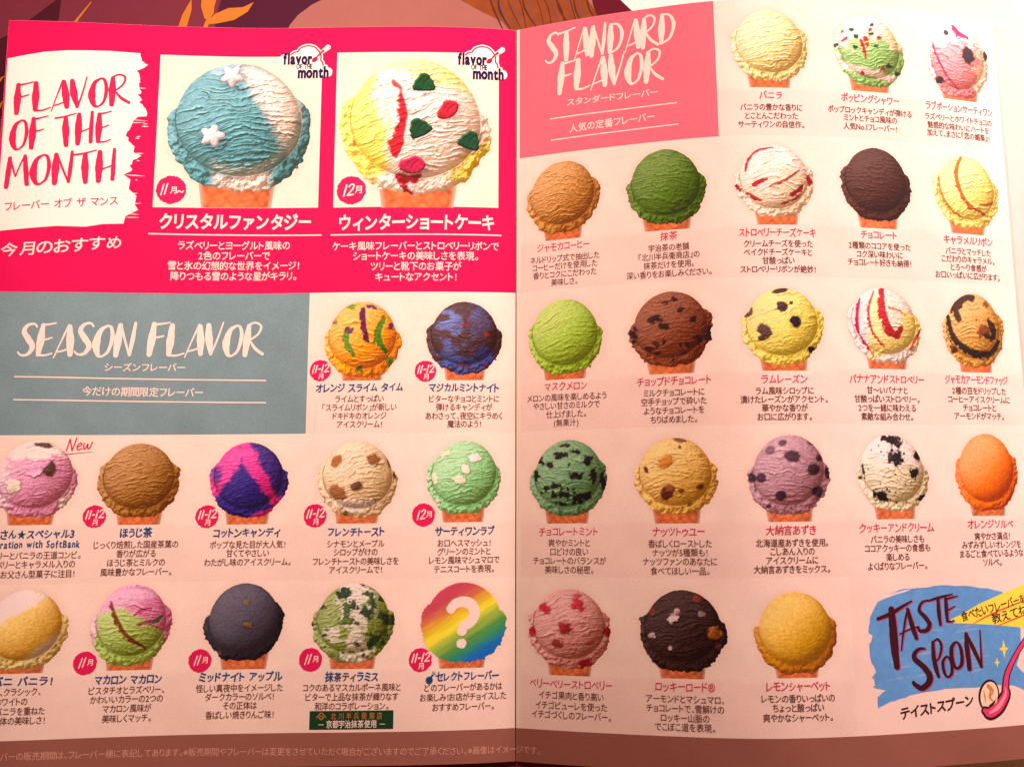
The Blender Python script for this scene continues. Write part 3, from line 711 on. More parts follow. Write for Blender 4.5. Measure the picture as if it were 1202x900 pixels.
# spec: base colour (as seen), reg: list of (mask function, colour), rib: (points, width, colour), chip: (x, y, rx, ry, turn, colour)
RED, CHOC, GRN = (190, 35, 50), (52, 28, 26), (22, 72, 38)
SPEC = {
    'vanilla': dict(base=(250, 218, 145)),
    'popping': dict(base=(150, 176, 100), reg=[(lambda x, y, n: y + .5 * x - .55 + .3 * (n - .5), (232, 202, 158)), (lambda x, y, n: (y - .55 * x - .30 - .6 * (n - .3)), (255, 236, 208)), (lambda x, y, n: .09 - abs(y + .52 + .2 * x + .1 * n), (250, 228, 190))],
                    chip=[(x, y, .07, .055, .4, RED if k % 2 else (25, 60, 35)) for k, (x, y) in enumerate([(-.5, .58), (-.78, .5), (-.35, .4), (-.7, .3), (-.42, .1), (-.1, .36), (-.95, .12), (.05, .62), (.1, .75), (-.05, .2), (.2, .18), (.3, .42), (.1, .5), (.35, -.42), (.55, -.35), (-.25, -.6), (.75, -.55)])],
                    rib=[([(-.22, .32), (-.15, .05), (-.12, -.2)], .07, RED)]),
    'potion': dict(cw=0.3, base=(228, 130, 128), reg=[(lambda x, y, n: (y + .6 * x * x - .55 + .5 * (n - .5)), (255, 240, 228)), (lambda x, y, n: x * .8 - y * .2 - .48 + .4 * (n - .5), (245, 195, 165)), (lambda x, y, n: .2 - abs(x + .95 + .25 * y + .2 * n), (245, 205, 195))],
                   rib=[([(-.78, .7), (-.72, .2), (-.4, -.4), (-.05, -.75)], .05, (190, 40, 75)), ([(-.1, .95), (.1, .75), (.35, .7)], .13, (190, 40, 80))],
                   chip=[(.32, .22, .2, .24, 0, (48, 30, 36)), (-.32, .74, .08, .08, .3, (60, 40, 45)), (.92, .3, .08, .12, 0, (50, 32, 38)), (-.62, -.55, .14, .11, .3, (48, 30, 38))]),
    'jamoca': dict(base=(196, 126, 62), amp=1.25),
    'matcha': dict(base=(92, 112, 34), amp=1.1),
    'cheesecake': dict(base=(252, 224, 178), reg=[(lambda x, y, n: y * .6 + x * .3 - .35 + .3 * (n - .5), (255, 240, 212))],
                       rib=[([(-.72, .28), (-.62, .62), (-.35, .86), (0, .93)], .055, (178, 32, 58)), ([(-.55, -.1), (-.4, -.02), (-.2, .05)], .1, (175, 38, 48)), ([(-.1, -.12), (.3, .05), (.65, .3)], .055, (190, 60, 60)), ([(.4, -.35), (.6, -.25), (.7, -.1)], .1, (180, 45, 55)), ([(-.7, -.3), (-.5, -.45), (-.35, -.5)], .06, (190, 55, 60)), ([(.15, -.6), (.45, -.5), (.65, -.35)], .05, (195, 65, 60)), ([(.86, .15), (.9, .0), (.88, -.1)], .1, (178, 32, 48)), ([(-.95, -.1), (-.9, -.2), (-.85, -.2)], .1, (150, 40, 50))]),
    'chocolate': dict(base=(74, 36, 27), amp=1.2),
    'caramel': dict(base=(250, 208, 118), rib=[([(-.1, .97), (-.28, .55), (-.2, 0), (.05, -.35), (.5, -.55)], .1, (190, 88, 34)), ([(-.82, .35), (-.8, 0), (-.6, -.4), (-.2, -.72)], .06, (205, 115, 50)), ([(.4, -.3), (.7, -.25), (.88, -.15)], .05, (205, 120, 60))]),
    'melon': dict(base=(172, 188, 66), amp=.75),
    'chopped': dict(base=(138, 68, 42), amp=1.1, chip=[(-.4, .3, .16, .09, .2, CHOC), (-.15, .1, .14, .09, -.2, CHOC), (.25, .5, .09, .07, .3, CHOC), (.55, .25, .13, .08, .6, CHOC), (-.1, .72, .12, .06, 0, (80, 35, 25)), (.1, .8, .08, .05, 0, CHOC), (.6, -.2, .12, .06, .3, (85, 38, 28)), (-.9, -.05, .1, .2, 0, CHOC), (.9, -.15, .1, .16, 0, CHOC)] + scatter(16, 4, .04, .09, (70, 32, 26), -.95, -.3)),
    'rum': dict(cw=0.35, base=(248, 216, 104), amp=.85, chip=[(-.02, .93, .22, .06, .2, (74, 46, 38)), (0, .52, .15, .13, .6, (70, 44, 42)), (.24, .62, .05, .045, 0, (70, 44, 42)), (.32, .15, .16, .14, -.6, (46, 30, 36)), (-.45, -.08, .15, .2, .5, (88, 58, 52)), (-.52, -.28, .1, .07, 0, (88, 60, 50)), (-.82, .38, .14, .1, .9, (110, 70, 50)), (.68, -.58, .09, .09, .8, (52, 30, 28))]),
    'banana': dict(base=(250, 214, 130), reg=[(lambda x, y, n: -x - .42 + .1 * y + .1 * (n - .5), (242, 200, 205)), (lambda x, y, n: y + .5 * x - .72, (245, 205, 200)), (lambda x, y, n: .28 - np.hypot((x - .22) / 1.0, (y - .3) / 2.0) + .1 * (n - .5), (240, 200, 170)), (lambda x, y, n: -.72 - y + .3 * x, (245, 215, 205))],
                   rib=[([(-.02, .96), (-.05, .4), (.1, -.1), (.3, -.22), (.45, -.05)], .17, (178, 40, 45)), ([(-.25, .9), (-.42, .4), (-.35, -.15), (-.05, -.55)], .05, (185, 50, 55)), ([(-.65, .7), (-.75, .2), (-.72, -.2)], .08, (180, 30, 65)), ([(-.72, -.2), (-.55, -.5), (-.35, -.75)], .045, (185, 50, 75)), ([(.15, .5), (.4, .42), (.6, .3)], .035, (185, 60, 55)), ([(.95, -.1), (.8, -.35), (.65, -.6)], .05, (200, 60, 80))]),
    'fudge': dict(base=(204, 140, 68), amp=1.1, rib=[([(-.45, .3), (-.55, .55), (-.3, .85), (.05, .9)], .20, (66, 40, 28)), ([(-.8, .35), (-.72, -.1), (-.4, -.45), (.1, -.62), (.55, -.55), (.8, -.25)], .16, (58, 36, 28)), ([(.5, .3), (.65, .1), (.6, -.15), (.35, -.1)], .15, (62, 36, 26))], chip=[(.3, .05, .18, .2, .3, (130, 66, 36)), (.45, .72, .08, .1, 0, (140, 80, 45)), (-.68, -.48, .11, .12, 0, (95, 45, 30))]),
    'chocomint': dict(base=(120, 150, 102), chip=[(-.15, .62, .2, .08, .1, (40, 26, 28)), (.2, .68, .12, .07, 0, (40, 26, 28)), (-.05, .85, .12, .05, 0, (60, 40, 40)), (.5, .4, .1, .14, .2, (40, 26, 28)), (-.45, .35, .08, .08, 0, (44, 30, 28)), (.2, .05, .18, .09, .1, (44, 28, 28)), (-.3, -.15, .09, .06, 0, (44, 30, 28)), (-.05, -.42, .2, .08, -.1, (44, 30, 30)), (.4, -.45, .24, .11, .2, (40, 28, 28)), (.65, .05, .08, .2, .2, (44, 28, 28)), (-.72, .5, .08, .13, .3, (48, 34, 32)), (-.8, .1, .06, .12, 0, (40, 28, 28)), (.9, -.15, .07, .2, .1, (40, 28, 28)), (.05, .35, .05, .04, 0, (60, 44, 40))] + scatter(18, 9, .035, .08, (44, 32, 30), -.95, -.2)),
    'nuts': dict(cw=0.35, base=(240, 176, 92), chip=[(-.25, .38, .2, .15, .7, (196, 116, 44)), (.1, .92, .16, .05, -.2, (120, 80, 60)), (-.72, .2, .06, .09, .4, (100, 50, 35)), (-.25, -.4, .14, .18, -.5, (112, 52, 36)), (-.15, -.3, .12, .1, .3, (150, 80, 50)), (.1, -.35, .07, .06, 0, (140, 70, 40)), (.55, -.25, .1, .07, .6, (130, 70, 36)), (.1, .75, .04, .05, .2, (110, 70, 55)), (.3, -.7, .06, .05, 0, (150, 90, 50)), (.6, .5, .05, .04, 0, (205, 130, 60))]),
    'azuki': dict(cw=0.2, base=(186, 126, 132), chip=[(.1, .47, .19, .14, -.15, (78, 50, 54)), (.6, .15, .16, .14, .1, (66, 42, 50)), (-.12, .8, .1, .07, .3, (96, 66, 70)), (.55, .78, .08, .05, -.3, (110, 76, 74)), (-.42, .62, .12, .09, .6, (120, 82, 86)), (-.66, -.05, .11, .11, .2, (76, 50, 58)), (-.86, -.05, .1, .12, .2, (72, 48, 56)), (-.22, -.48, .12, .14, -.6, (72, 46, 54)), (.68, -.4, .15, .14, .5, (70, 44, 52)), (.93, .05, .07, .16, .1, (70, 44, 50)), (.75, .42, .08, .08, 0, (76, 48, 54)), (-.5, -.75, .06, .05, 0, (80, 50, 58)), (.5, -.85, .05, .04, 0, (86, 60, 64))]),
    'cookies': dict(cw=0.8, base=(238, 204, 164), reg=[(lambda x, y, n: y + .2 * x - .3 + .4 * (n - .5), (250, 232, 212))], chip=[(-.02, .86, .28, .13, -.1, (40, 28, 28)), (.15, .75, .12, .1, 0, (44, 30, 30)), (.08, .38, .2, .2, .2, (38, 28, 30)), (-.05, .45, .1, .1, .2, (60, 44, 40)), (.7, .48, .1, .11, 0, (38, 28, 30)), (.55, .0, .12, .14, .3, (40, 30, 30)), (-.38, -.55, .18, .14, -.4, (38, 28, 28)), (.75, -.62, .1, .09, .2, (40, 28, 28)), (-.8, .05, .04, .16, .1, (60, 48, 44)), (-.9, -.1, .06, .06, 0, (60, 44, 44))] + scatter(34, 12, .018, .04, (84, 62, 52))),
    'orange': dict(base=(250, 122, 48), amp=.1, grainy=.35),
    'berry': dict(cw=0.55, base=(228, 146, 132), chip=[(.22, .6, .17, .14, -.6, (200, 52, 62)), (-.6, .5, .12, .13, .8, (190, 45, 55)), (-.12, .04, .17, .16, -.7, (165, 45, 50)), (-.3, -.35, .15, .1, -.3, (160, 62, 56)), (-.92, -.1, .1, .13, .2, (180, 40, 50)), (.92, -.05, .11, .13, .3, (190, 45, 55)), (.38, -.85, .17, .14, .2, (180, 40, 48)), (.45, -.3, .1, .07, .3, (200, 100, 90)), (.2, .85, .1, .05, 0, (210, 80, 85))]),
    'rocky': dict(cw=0.45, base=(64, 34, 30), amp=1.5, chip=[(-.22, .3, .15, .11, .8, (214, 170, 158)), (-.12, .48, .07, .08, .2, (190, 140, 130)), (.45, .42, .1, .07, -.5, (150, 108, 98)), (-.72, -.1, .1, .07, .5, (190, 150, 140)), (-.3, -.4, .05, .07, 0, (205, 165, 155)), (.72, -.05, .16, .18, -.3, (206, 124, 66)), (.36, .8, .12, .1, .2, (130, 52, 40)), (-.72, .5, .09, .13, .2, (120, 50, 44)), (.8, -.35, .07, .1, .2, (110, 54, 40))]),
    'lemon': dict(base=(234, 168, 58), amp=.12, grainy=.5, skirtcol=(214, 134, 26)),
    'crystal': dict(base=(98, 138, 138), glow=.5, contact_shade=[(-.38, -.12, .21), (-.14, .80, .20)], reg=[(lambda x, y, n: np.minimum(.74 * x + .40 * y - .36 + .05 * (n - .5), .955 - np.hypot(x / .87, (y - .12) / .87)), (250, 222, 208)), (lambda x, y, n: np.minimum(np.minimum(x + .32, .44 - x), -.72 - y + .12 * x) + .12 * (n - .5), (244, 214, 198)), (lambda x, y, n: np.minimum(.055 - abs(np.hypot(x / .87, (y - .12) / .86) - .90), np.minimum(x + .35, .2 - y)) + .04 * (n - .5), (172, 172, 158)), (lambda x, y, n: .16 - np.hypot(x + .25, y - .95) + .2 * (n - .5), (150, 170, 168))], edge=1.1, amp=1.25),
    'winter': dict(base=(250, 224, 190), glow=.7, contact_shade=[(.09, .66, .20), (.03, 0, .20), (.72, -.18, .19), (.42, .26, .19), (-.05, -.55, .20)], reg=[(lambda x, y, n: -x - .33 - .25 * y * y + .16 * (n - .5), (248, 206, 92)), (lambda x, y, n: y + .3 * x - .80 + .16 * n, (250, 220, 130)), (lambda x, y, n: x * .7 - y * .75 - .86 + .16 * n, (244, 200, 96)), (lambda x, y, n: .2 - np.hypot((x - .05) / 3, y + .86) + .15 * (n - .5), (250, 224, 200)), (lambda x, y, n: .12 - abs(x + .42 + .1 * y) - .3 * abs(y - .45) + .1 * (n - .5), (252, 232, 190))],
                   rib=[([(-.31, .70), (-.24, .58), (-.22, .48)], .045, (206, 60, 60)), ([(-.22, .45), (-.19, .20), (-.20, -.05)], .10, (190, 40, 50)), ([(-.20, .05), (-.26, -.2), (-.29, -.42)], .13, (196, 44, 52)), ([(-.22, -.70), (-.1, -.77), (.04, -.71)], .11, (180, 40, 50)), ([(-.16, -.84), (-.1, -.93), (-.06, -.95)], .06, (170, 44, 50))], edge=1.0, amp=1.0),
    'slime': dict(base=(252, 152, 44), rib=[([(.02, .8), (.02, .4), (.15, -.05)], .13, (96, 34, 62)), ([(.55, .55), (.4, .2), (.45, -.1), (.62, -.3)], .15, (92, 126, 40)), ([(-.35, .3), (-.4, -.05), (-.2, -.4)], .13, (104, 128, 48)), ([(-.4, .3), (-.3, .22), (-.25, .28)], .1, (110, 60, 80)), ([(.1, .88), (.25, .85), (.35, .82)], .08, (90, 50, 90))], chip=[(-.3, .85, .12, .06, 0, (110, 130, 50)), (.75, -.55, .12, .14, .3, (96, 124, 44)), (-.05, -.75, .1, .11, .3, (100, 100, 40)), (.72, .35, .05, .08, 0, (110, 60, 110)), (-.7, .5, .06, .06, 0, (150, 100, 60))]),
    'magical': dict(base=(78, 48, 46), amp=1.1, reg=[(lambda x, y, n: .28 - np.hypot(x + .25, y - .45) + .9 * (n - .5), (96, 98, 140)), (lambda x, y, n: .3 - np.hypot((x + .1) * .6, y + .78) + .8 * (n - .5), (84, 88, 142)), (lambda x, y, n: .12 - np.hypot(x + .4, y + .1) + .9 * (n - .5), (90, 84, 124)), (lambda x, y, n: .2 - np.hypot(x - .3, y - .75) + .8 * (n - .5), (84, 74, 110)), (lambda x, y, n: .14 - np.hypot((x - .6) * 1.5, y + .4) + .8 * (n - .5), (74, 70, 130)), (lambda x, y, n: .15 - np.hypot(x - .5, y - .3) + .7 * (n - .5), (90, 70, 94))], edge=2.2, glow=.5, chip=[(.6, .1, .08, .1, 0, (150, 48, 36)), (-.1, -.7, .07, .06, 0, (150, 40, 60)), (.2, -.4, .05, .05, 0, (130, 44, 40)), (-.05, .35, .06, .05, 0, (120, 44, 40)), (.1, .5, .04, .05, 0, (130, 50, 44)), (.5, -.75, .05, .05, 0, (120, 40, 70))]),
    'father': dict(cw=0.45, base=(228, 142, 164), reg=[(lambda x, y, n: y - .1 * x - .58 + .35 * (n - .5), (250, 226, 206)), (lambda x, y, n: .14 - np.hypot((x - .85) * .7, (y + .5) * .5) + .3 * (n - .5), (245, 214, 196)), (lambda x, y, n: -x - .62 + .3 * (n - .5), (240, 180, 190))], chip=[(.36, .28, .16, .2, -.2, (92, 58, 44)), (.18, .88, .22, .06, -.15, (98, 62, 52)), (-.48, -.18, .17, .2, .1, (240, 206, 172)), (-.62, .62, .1, .06, 0, (240, 200, 190))]),
    'roast': dict(base=(166, 106, 50), amp=1.25),
    'cotton': dict(base=(224, 62, 132), amp=1.15, glow=.5, reg=[(lambda x, y, n: np.minimum(np.minimum(y + .95 - .35 * x, (x + .78) * .9 - (y + .45) * .55), (.62 - x) * .83 - (y + .62) * .62 + .02) + .13 * (n - .5), (62, 42, 112)), (lambda x, y, n: np.minimum(x * .85 + y * .45 - .45, y + .45) + .13 * (n - .5), (72, 48, 112)), (lambda x, y, n: .10 - np.hypot((x + .1) * .45, y + .9) + .16 * (n - .5), (66, 46, 116)), (lambda x, y, n: .12 - np.hypot(x + .85, (y - .15) * .6) + .2 * (n - .5), (110, 52, 120))]),
    'toast': dict(cw=0.4, base=(236, 190, 144), chip=[(-.55, .5, .18, .12, .5, (160, 92, 50)), (.4, .52, .18, .14, -.4, (150, 88, 52)), (-.5, -.32, .24, .16, -.7, (158, 96, 58)), (0, -.15, .17, .1, .2, (112, 70, 52)), (.8, .48, .06, .16, .1, (150, 90, 56)), (.35, -.55, .14, .07, .2, (140, 84, 56)), (.95, .12, .05, .09, 0, (100, 60, 50)), (-.28, -.85, .1, .08, .2, (140, 100, 70)), (-.85, -.5, .06, .08, .2, (120, 80, 60))] + scatter(26, 15, .05, .1, (248, 222, 194), -.98, -.55)),
    'tennis': dict(cw=0.5, base=(152, 192, 126), chip=[(.28, .52, .17, .11, -.2, (242, 234, 190)), (.06, .25, .12, .13, .2, (240, 228, 182)), (-.1, -.05, .18, .12, -.3, (232, 226, 170)), (-.5, .66, .15, .1, .5, (214, 222, 160)), (-.78, .0, .1, .14, .2, (225, 225, 170)), (-.75, -.62, .14, .11, .2, (215, 222, 170)), (.5, -.8, .07, .06, .2, (205, 215, 160))]),
    'vani': dict(base=(240, 178, 86), amp=.15, grainy=.4, skirtcol=(238, 196, 128), reg=[(lambda x, y, n: y * .75 - x * .45 - .38 + .1 * (n - .5), (250, 224, 180)), (lambda x, y, n: .5 * x - .62 * y - .45 + .06 * (n - .5), (246, 208, 176))]),
    'macaron': dict(base=(176, 184, 92), reg=[(lambda x, y, n: np.minimum(y * .8 + x * .45 - .22, 1) + .12 * (n - .5), (220, 118, 146)), (lambda x, y, n: x * .8 - .3 * y - .78 + .2 * (n - .5), (208, 110, 134)), (lambda x, y, n: y - .3 * x - .52 + .1 * (n - .5), (236, 150, 176)), (lambda x, y, n: -x - .86 + .2 * (n - .5), (236, 168, 180))], rib=[([(-.52, .55), (-.4, .2), (-.1, -.25), (.38, -.55)], .09, (128, 58, 36)), ([(.5, .05), (.65, .12), (.78, .2)], .08, (96, 100, 60)), ([(.1, .25), (.3, .35), (.5, .4)], .06, (196, 80, 120)), ([(.15, 0), (.35, .05), (.5, .1)], .05, (190, 76, 110))]),
    'midnight': dict(cw=0.5, base=(82, 68, 78), amp=.3, grainy=.5, skirtcol=(52, 44, 52), chip=[(.05, .52, .09, .1, 0, (112, 84, 62)), (.1, -.05, .12, .08, 0, (132, 88, 48)), (-.6, -.75, .07, .06, 0, (100, 70, 50))]),
    'tiramisu': dict(base=(142, 146, 72), reg=[(lambda x, y, n: .34 - abs(x - .1 + .1 * y) + .75 * (n - .5), (238, 214, 182)), (lambda x, y, n: .15 - np.hypot(x + .45, (y + .25) * .7) + .9 * (n - .5), (230, 206, 170)), (lambda x, y, n: .1 - np.hypot((x + .05) * .6, y + .85) + .5 * (n - .5), (236, 210, 186)), (lambda x, y, n: n - .68 - .2 * abs(y - .1), (62, 70, 40))], chip=[(-.25, .72, .14, .14, 0, (48, 58, 40)), (.3, .3, .2, .12, -.5, (58, 66, 44)), (.45, .55, .06, .18, .3, (66, 76, 48)), (-.15, .3, .12, .2, .2, (78, 92, 48)), (.55, -.45, .3, .2, .7, (74, 88, 40)), (-.2, .05, .16, .1, 0, (96, 112, 54))], edge=1.0),
}


def scoop_outline(X, Y, seed):
    """q < 1 inside the ball, e < 1 inside the rough collar the scoop leaves round its foot"""
    rj = random.Random(seed)
    X = X * (1 + rj.uniform(-.015, .015)) + rj.uniform(-.035, .035) * np.clip(Y + .6, 0, 1)
    Y = Y + rj.uniform(-.05, .05) * X
    up = Y > .12
    q = np.where(up, np.hypot(X / (.87 - .05 * np.clip(Y - .12, 0, 1)), (Y - .12) / .88), np.hypot(X / .87, (Y - .12) / .86))
    q = q * (1 + .022 * (fbm(X * 5 + 9, Y * 5 + 2, seed) - .5))
    ax, dn = np.abs(X), np.clip(-Y, 0, 2)
    e = (ax ** 10 + (.755 * ax + .655 * dn) ** 10 + (dn / .965) ** 10) ** .1
    e = e * (1 + .10 * (fbm(X * 6 + 20, Y * 6 + 7, seed + 5) - .45) + .05 * (vnoise(X * 17 + 40, Y * 17, seed + 6) - .5))
    top = .16 + .30 * (vnoise(np.sign(X) * 3.3 + 7, X * 0 + 1, seed + 8) - .5)
    e = np.where(Y > top, e + 3.5 * (Y - top) ** 2 + .1 * (Y - top), e)
    return q, e


def scoop_picture(sid, N, seed):
    """colour (as ink reflectance) and coverage of a printed scoop photograph, in a -1.05..1.05 square"""
    sp = SPEC[sid]
    g = np.linspace(-1.05, 1.05, N)
    X, Y = np.meshgrid(g, g)
    q, e = scoop_outline(X, Y, seed)
    ball, skirt = q < 1, e < 1
    zb = np.sqrt(np.clip(1 - q * q, 0, 1))
    fr = 1.15 if N > 180 else 1.0
    amp = sp.get('amp', 1.0)
    tilt = sp.get('tilt', random.Random(seed).uniform(-.22, .22))
    wx = fbm(X * 1.7 + 3, Y * 1.7, seed + 11, 2) - .5
    w2 = fbm(X * 5 + 31, Y * 5 + 8, seed + 18, 2) - .5
    lat = Y + .16 * X * X + tilt * X + .30 * wx + .07 * w2
    lon = X + .5 * w2
    # folds the scoop leaves: broken scalloped ridges, bright along the crest, dark in the pit below
    grit = fbm(X * 18 * fr, Y * 22 * fr, seed + 14, 3)
    own = np.ones(X.shape)
    fold = np.zeros(X.shape)
    disp = .030 * amp * grit
    for kf, (F, lo, wt) in enumerate(((8.5, 4.4, 1.0), (13.5, 7.0, .85), (21.0, 11.0, .6))):
        t = lat * F * fr + 1.9 * (fbm(lon * 2.2 * fr + 11 * kf, Y * 2.6 * fr + 5, seed + 30 + kf, 3) - .5) + .35 * (grit - .5)
        cell = np.floor(t)
        pz = t - cell
        on = sstep(.38, .75, vnoise(lon * lo * fr + cell * 7.31, cell * 3.7 + 2 * kf, seed + 40 + kf))
        crest = np.exp(-((pz - .55) / .13) ** 2)
        pit = np.exp(-((pz - .30) / .15) ** 2)
        fold = fold + wt * on * (.62 * crest - .80 * pit)
        disp = disp + amp * wt * .022 * on * np.exp(-((pz - .5) / .22) ** 2) / fr ** .5
    blotch = sstep(.25, .7, fbm(X * 2.6 + 60, Y * 2.6 + 4, seed + 19, 2))
    fold = fold * (.45 + .75 * blotch) * (1 if amp >= .5 else amp * .35)
    if amp < .5:
        disp = disp + .012 * grit
    if sp.get('grainy'):
        disp = disp + .012 * sp['grainy'] * vnoise(X * 40, Y * 40, seed + 15) + .022 * sp['grainy'] * vnoise(X * 9 + 4 * wx, lat * 36, seed + 29)
    lump = fbm(X * 6.5 * fr, Y * 6.5 * fr, seed + 16, 4)
    lump = 1 - np.abs(2 * lump - 1)
    sm = .45 if sp.get('grainy') and sid != 'vani' else 1.0
    dz = np.clip(e - .80, 0, .3) / .2
    zs = .22 * np.sqrt(np.clip(1 - dz ** 2, 0, 1)) + sm * (.15 * lump + .10 * vnoise(X * 13 * fr, Y * 13 * fr, seed + 17)) - .10
    base = np.empty(X.shape + (3,))
    base[:] = ink(sp['base'])
    n = fbm(X * 4.5 + 13, Y * 7 + 3, seed + 20, 4)
    n = (n - .5) * 1.5 + .5
    ed = sp.get('edge', .6) * .1
    for fn, col in sp.get('reg', []):
        m = sstep(-ed, ed, fn(X, Y, n))[..., None]
        base = base * (1 - m) + ink(col) * m
    if 'skirtcol' in sp:
        m = ((~ball) & skirt)[..., None] * 1.0
        base = base * (1 - m) + ink(sp['skirtcol']) * m
    rag = fbm(X * 13, Y * 13, seed + 22)
    for pts, w, col in sp.get('rib', []):
        d, t = seg_dist(X + .05 * (rag - .5), Y + .07 * (rag - .5), pts)
        wl = w * (.45 + .75 * np.sin(np.pi * np.clip(.12 + t * .8, 0, 1))) * (.35 + 1.1 * rag)
        m = sstep(.025, -.02, d - wl * .6)
        disp = disp - .035 * m
        own = own * (1 - .85 * m)
        base = base * (1 - m[..., None]) + ink(col) * m[..., None]
    cw = sp.get('cw', 1.0)
    for cx, cy, rx, ry, tn, col in sp.get('chip', []):
        c, s = math.cos(tn), math.sin(tn)
        dx, dy = X - cx, Y - cy
        wq = fbm(X * 10 + 9 * cx, Y * 12 + 4, seed + 24) - .5
        wp = fbm(X * 10 + 33, Y * 12 + 9 * cy, seed + 25) - .5
        dx, dy = dx + 1.5 * cw * rx * wq, dy + 1.5 * cw * ry * wp
        a, b = dx * c + dy * s, -dx * s + dy * c
        r = np.hypot(a / rx, b / ry) * (1 + 1.35 * cw * (fbm(X * 11 + 5, Y * 11 + cx * 7, seed + 23) - .5))
        m = sstep(1.08, .84, r) * (1 - cw * (1 - sstep(.18, .34, fbm(X * 22 + 3 * cx, Y * 26, seed + 26, 2) + .35 * (1 - r))))
        own = own * (1 - .85 * m)
        halo = sstep(1.45, 1.05, r) * (1 - m)
        base = base * (1 - .22 * halo[..., None])
        disp = disp * (1 - .5 * m) + .06 * min(1, rx / .12) * m * np.sqrt(np.clip(1.2 - r * .8, 0, 1))
        base = base * (1 - m[..., None]) + ink(col) * (.8 + .45 * rag[..., None]) * m[..., None]
    for cx, cy, rr_ in sp.get('contact_shade', []):  # contact shadow of stars and candies, darkened into the printed scoop colour
        base = base * (1 - .42 * np.exp(-(np.hypot(X - cx - .03, Y - cy + .04) / rr_) ** 4))[..., None]
    H = np.where(ball, zb * .62 + disp + .10, zs)
    inside = ball | skirt
    px = g[1] - g[0]
    gy, gx = np.gradient(H, px)
    gx, gy = np.clip(gx, -2.2, 2.2), np.clip(gy, -2.2, 2.2)
    nl = np.sqrt(gx * gx + gy * gy + 1)
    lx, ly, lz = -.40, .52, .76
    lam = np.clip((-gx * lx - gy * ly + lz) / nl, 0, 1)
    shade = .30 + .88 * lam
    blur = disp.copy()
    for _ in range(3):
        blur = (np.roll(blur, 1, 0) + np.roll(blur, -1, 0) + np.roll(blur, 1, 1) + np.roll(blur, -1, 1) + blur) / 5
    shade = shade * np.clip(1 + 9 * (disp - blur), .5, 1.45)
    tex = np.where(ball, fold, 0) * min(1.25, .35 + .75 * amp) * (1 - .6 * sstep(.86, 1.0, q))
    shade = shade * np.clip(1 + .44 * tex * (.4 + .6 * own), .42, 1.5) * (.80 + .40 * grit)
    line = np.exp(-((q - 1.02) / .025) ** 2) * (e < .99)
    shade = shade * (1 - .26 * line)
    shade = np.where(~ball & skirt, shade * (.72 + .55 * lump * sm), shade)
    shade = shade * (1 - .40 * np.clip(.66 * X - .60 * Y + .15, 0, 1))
    hi = np.clip(lam - .92, 0, 1)[..., None]
    # folds lit through stay saturated: shade darkens a little less in the ink's strong channel
    sh = shade[..., None]
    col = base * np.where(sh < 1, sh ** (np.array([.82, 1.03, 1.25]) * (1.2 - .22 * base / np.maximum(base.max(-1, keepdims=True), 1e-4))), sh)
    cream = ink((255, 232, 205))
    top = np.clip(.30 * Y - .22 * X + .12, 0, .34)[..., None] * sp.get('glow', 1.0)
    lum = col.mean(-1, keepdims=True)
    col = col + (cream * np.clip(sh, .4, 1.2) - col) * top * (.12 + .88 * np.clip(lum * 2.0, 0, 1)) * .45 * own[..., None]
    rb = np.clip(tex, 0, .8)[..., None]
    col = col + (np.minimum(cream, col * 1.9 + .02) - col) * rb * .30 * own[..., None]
    gray = col.mean(-1, keepdims=True)
    col = (gray + (col - gray) * 1.09) * 1.10
    col = np.clip(col * 1.02 + hi * .10, .008, .9)
    return X, Y, col, inside


def rainbow_picture(N, seed):
    g = np.linspace(-1.05, 1.05, N)
    X, Y = np.meshgrid(g, g)
    q, e = scoop_outline(X, Y, seed)
    d = -.80 * Y + .52 * X
    al = .52 * Y + .80 * X
    d = d + .16 * (fbm(d * 26 + 40, al * 1.6 + 9, seed) - .5) + .05 * (vnoise(d * 60 + 9, al * 3, seed + 2) - .5)
    ks = [-1.1, -.62, -.42, -.22, -.02, .16, .40, .62, .78, 1.1]
    cs = np.array([(206, 62, 92), (204, 70, 74), (216, 110, 60), (236, 176, 40), (250, 222, 50), (176, 178, 60), (88, 138, 60), (50, 128, 96), (22, 98, 160), (20, 90, 160)], float)
    cl = np.array([ink(c) for c in cs])
    col = np.stack([np.interp(d, ks, cl[:, i]) for i in range(3)], -1)
    k = .86 + .28 * fbm(d * 40 + 7, al * 3, seed + 3)[..., None]
    return X, Y, np.clip(col * k, .01, .9), (q < 1) | (e < 1)


def picture_mesh(name, X, Y, col, inside, box, lift, parent):
    u0, v0, u1, v1 = box
    cu, cv, ru, rv = (u0 + u1) / 2, (v0 + v1) / 2, (u1 - u0) / 2, (v1 - v0) / 2
    n = X.shape[0]
    idx = -np.ones((n, n), int)
    idx[inside] = np.arange(inside.sum())
    a, b, c, d = idx[:-1, :-1], idx[:-1, 1:], idx[1:, 1:], idx[1:, :-1]
    Q = np.stack([a, b, c, d], -1).reshape(-1, 4)
    cnt = (Q >= 0).sum(1)
    quads = Q[cnt == 4].tolist()
    tris = [[k for k in r if k >= 0] for r in Q[cnt == 3].tolist()]
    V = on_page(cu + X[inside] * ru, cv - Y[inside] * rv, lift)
    return build(name, V, quads + tris, M['picture'], parent, colors=col[inside])


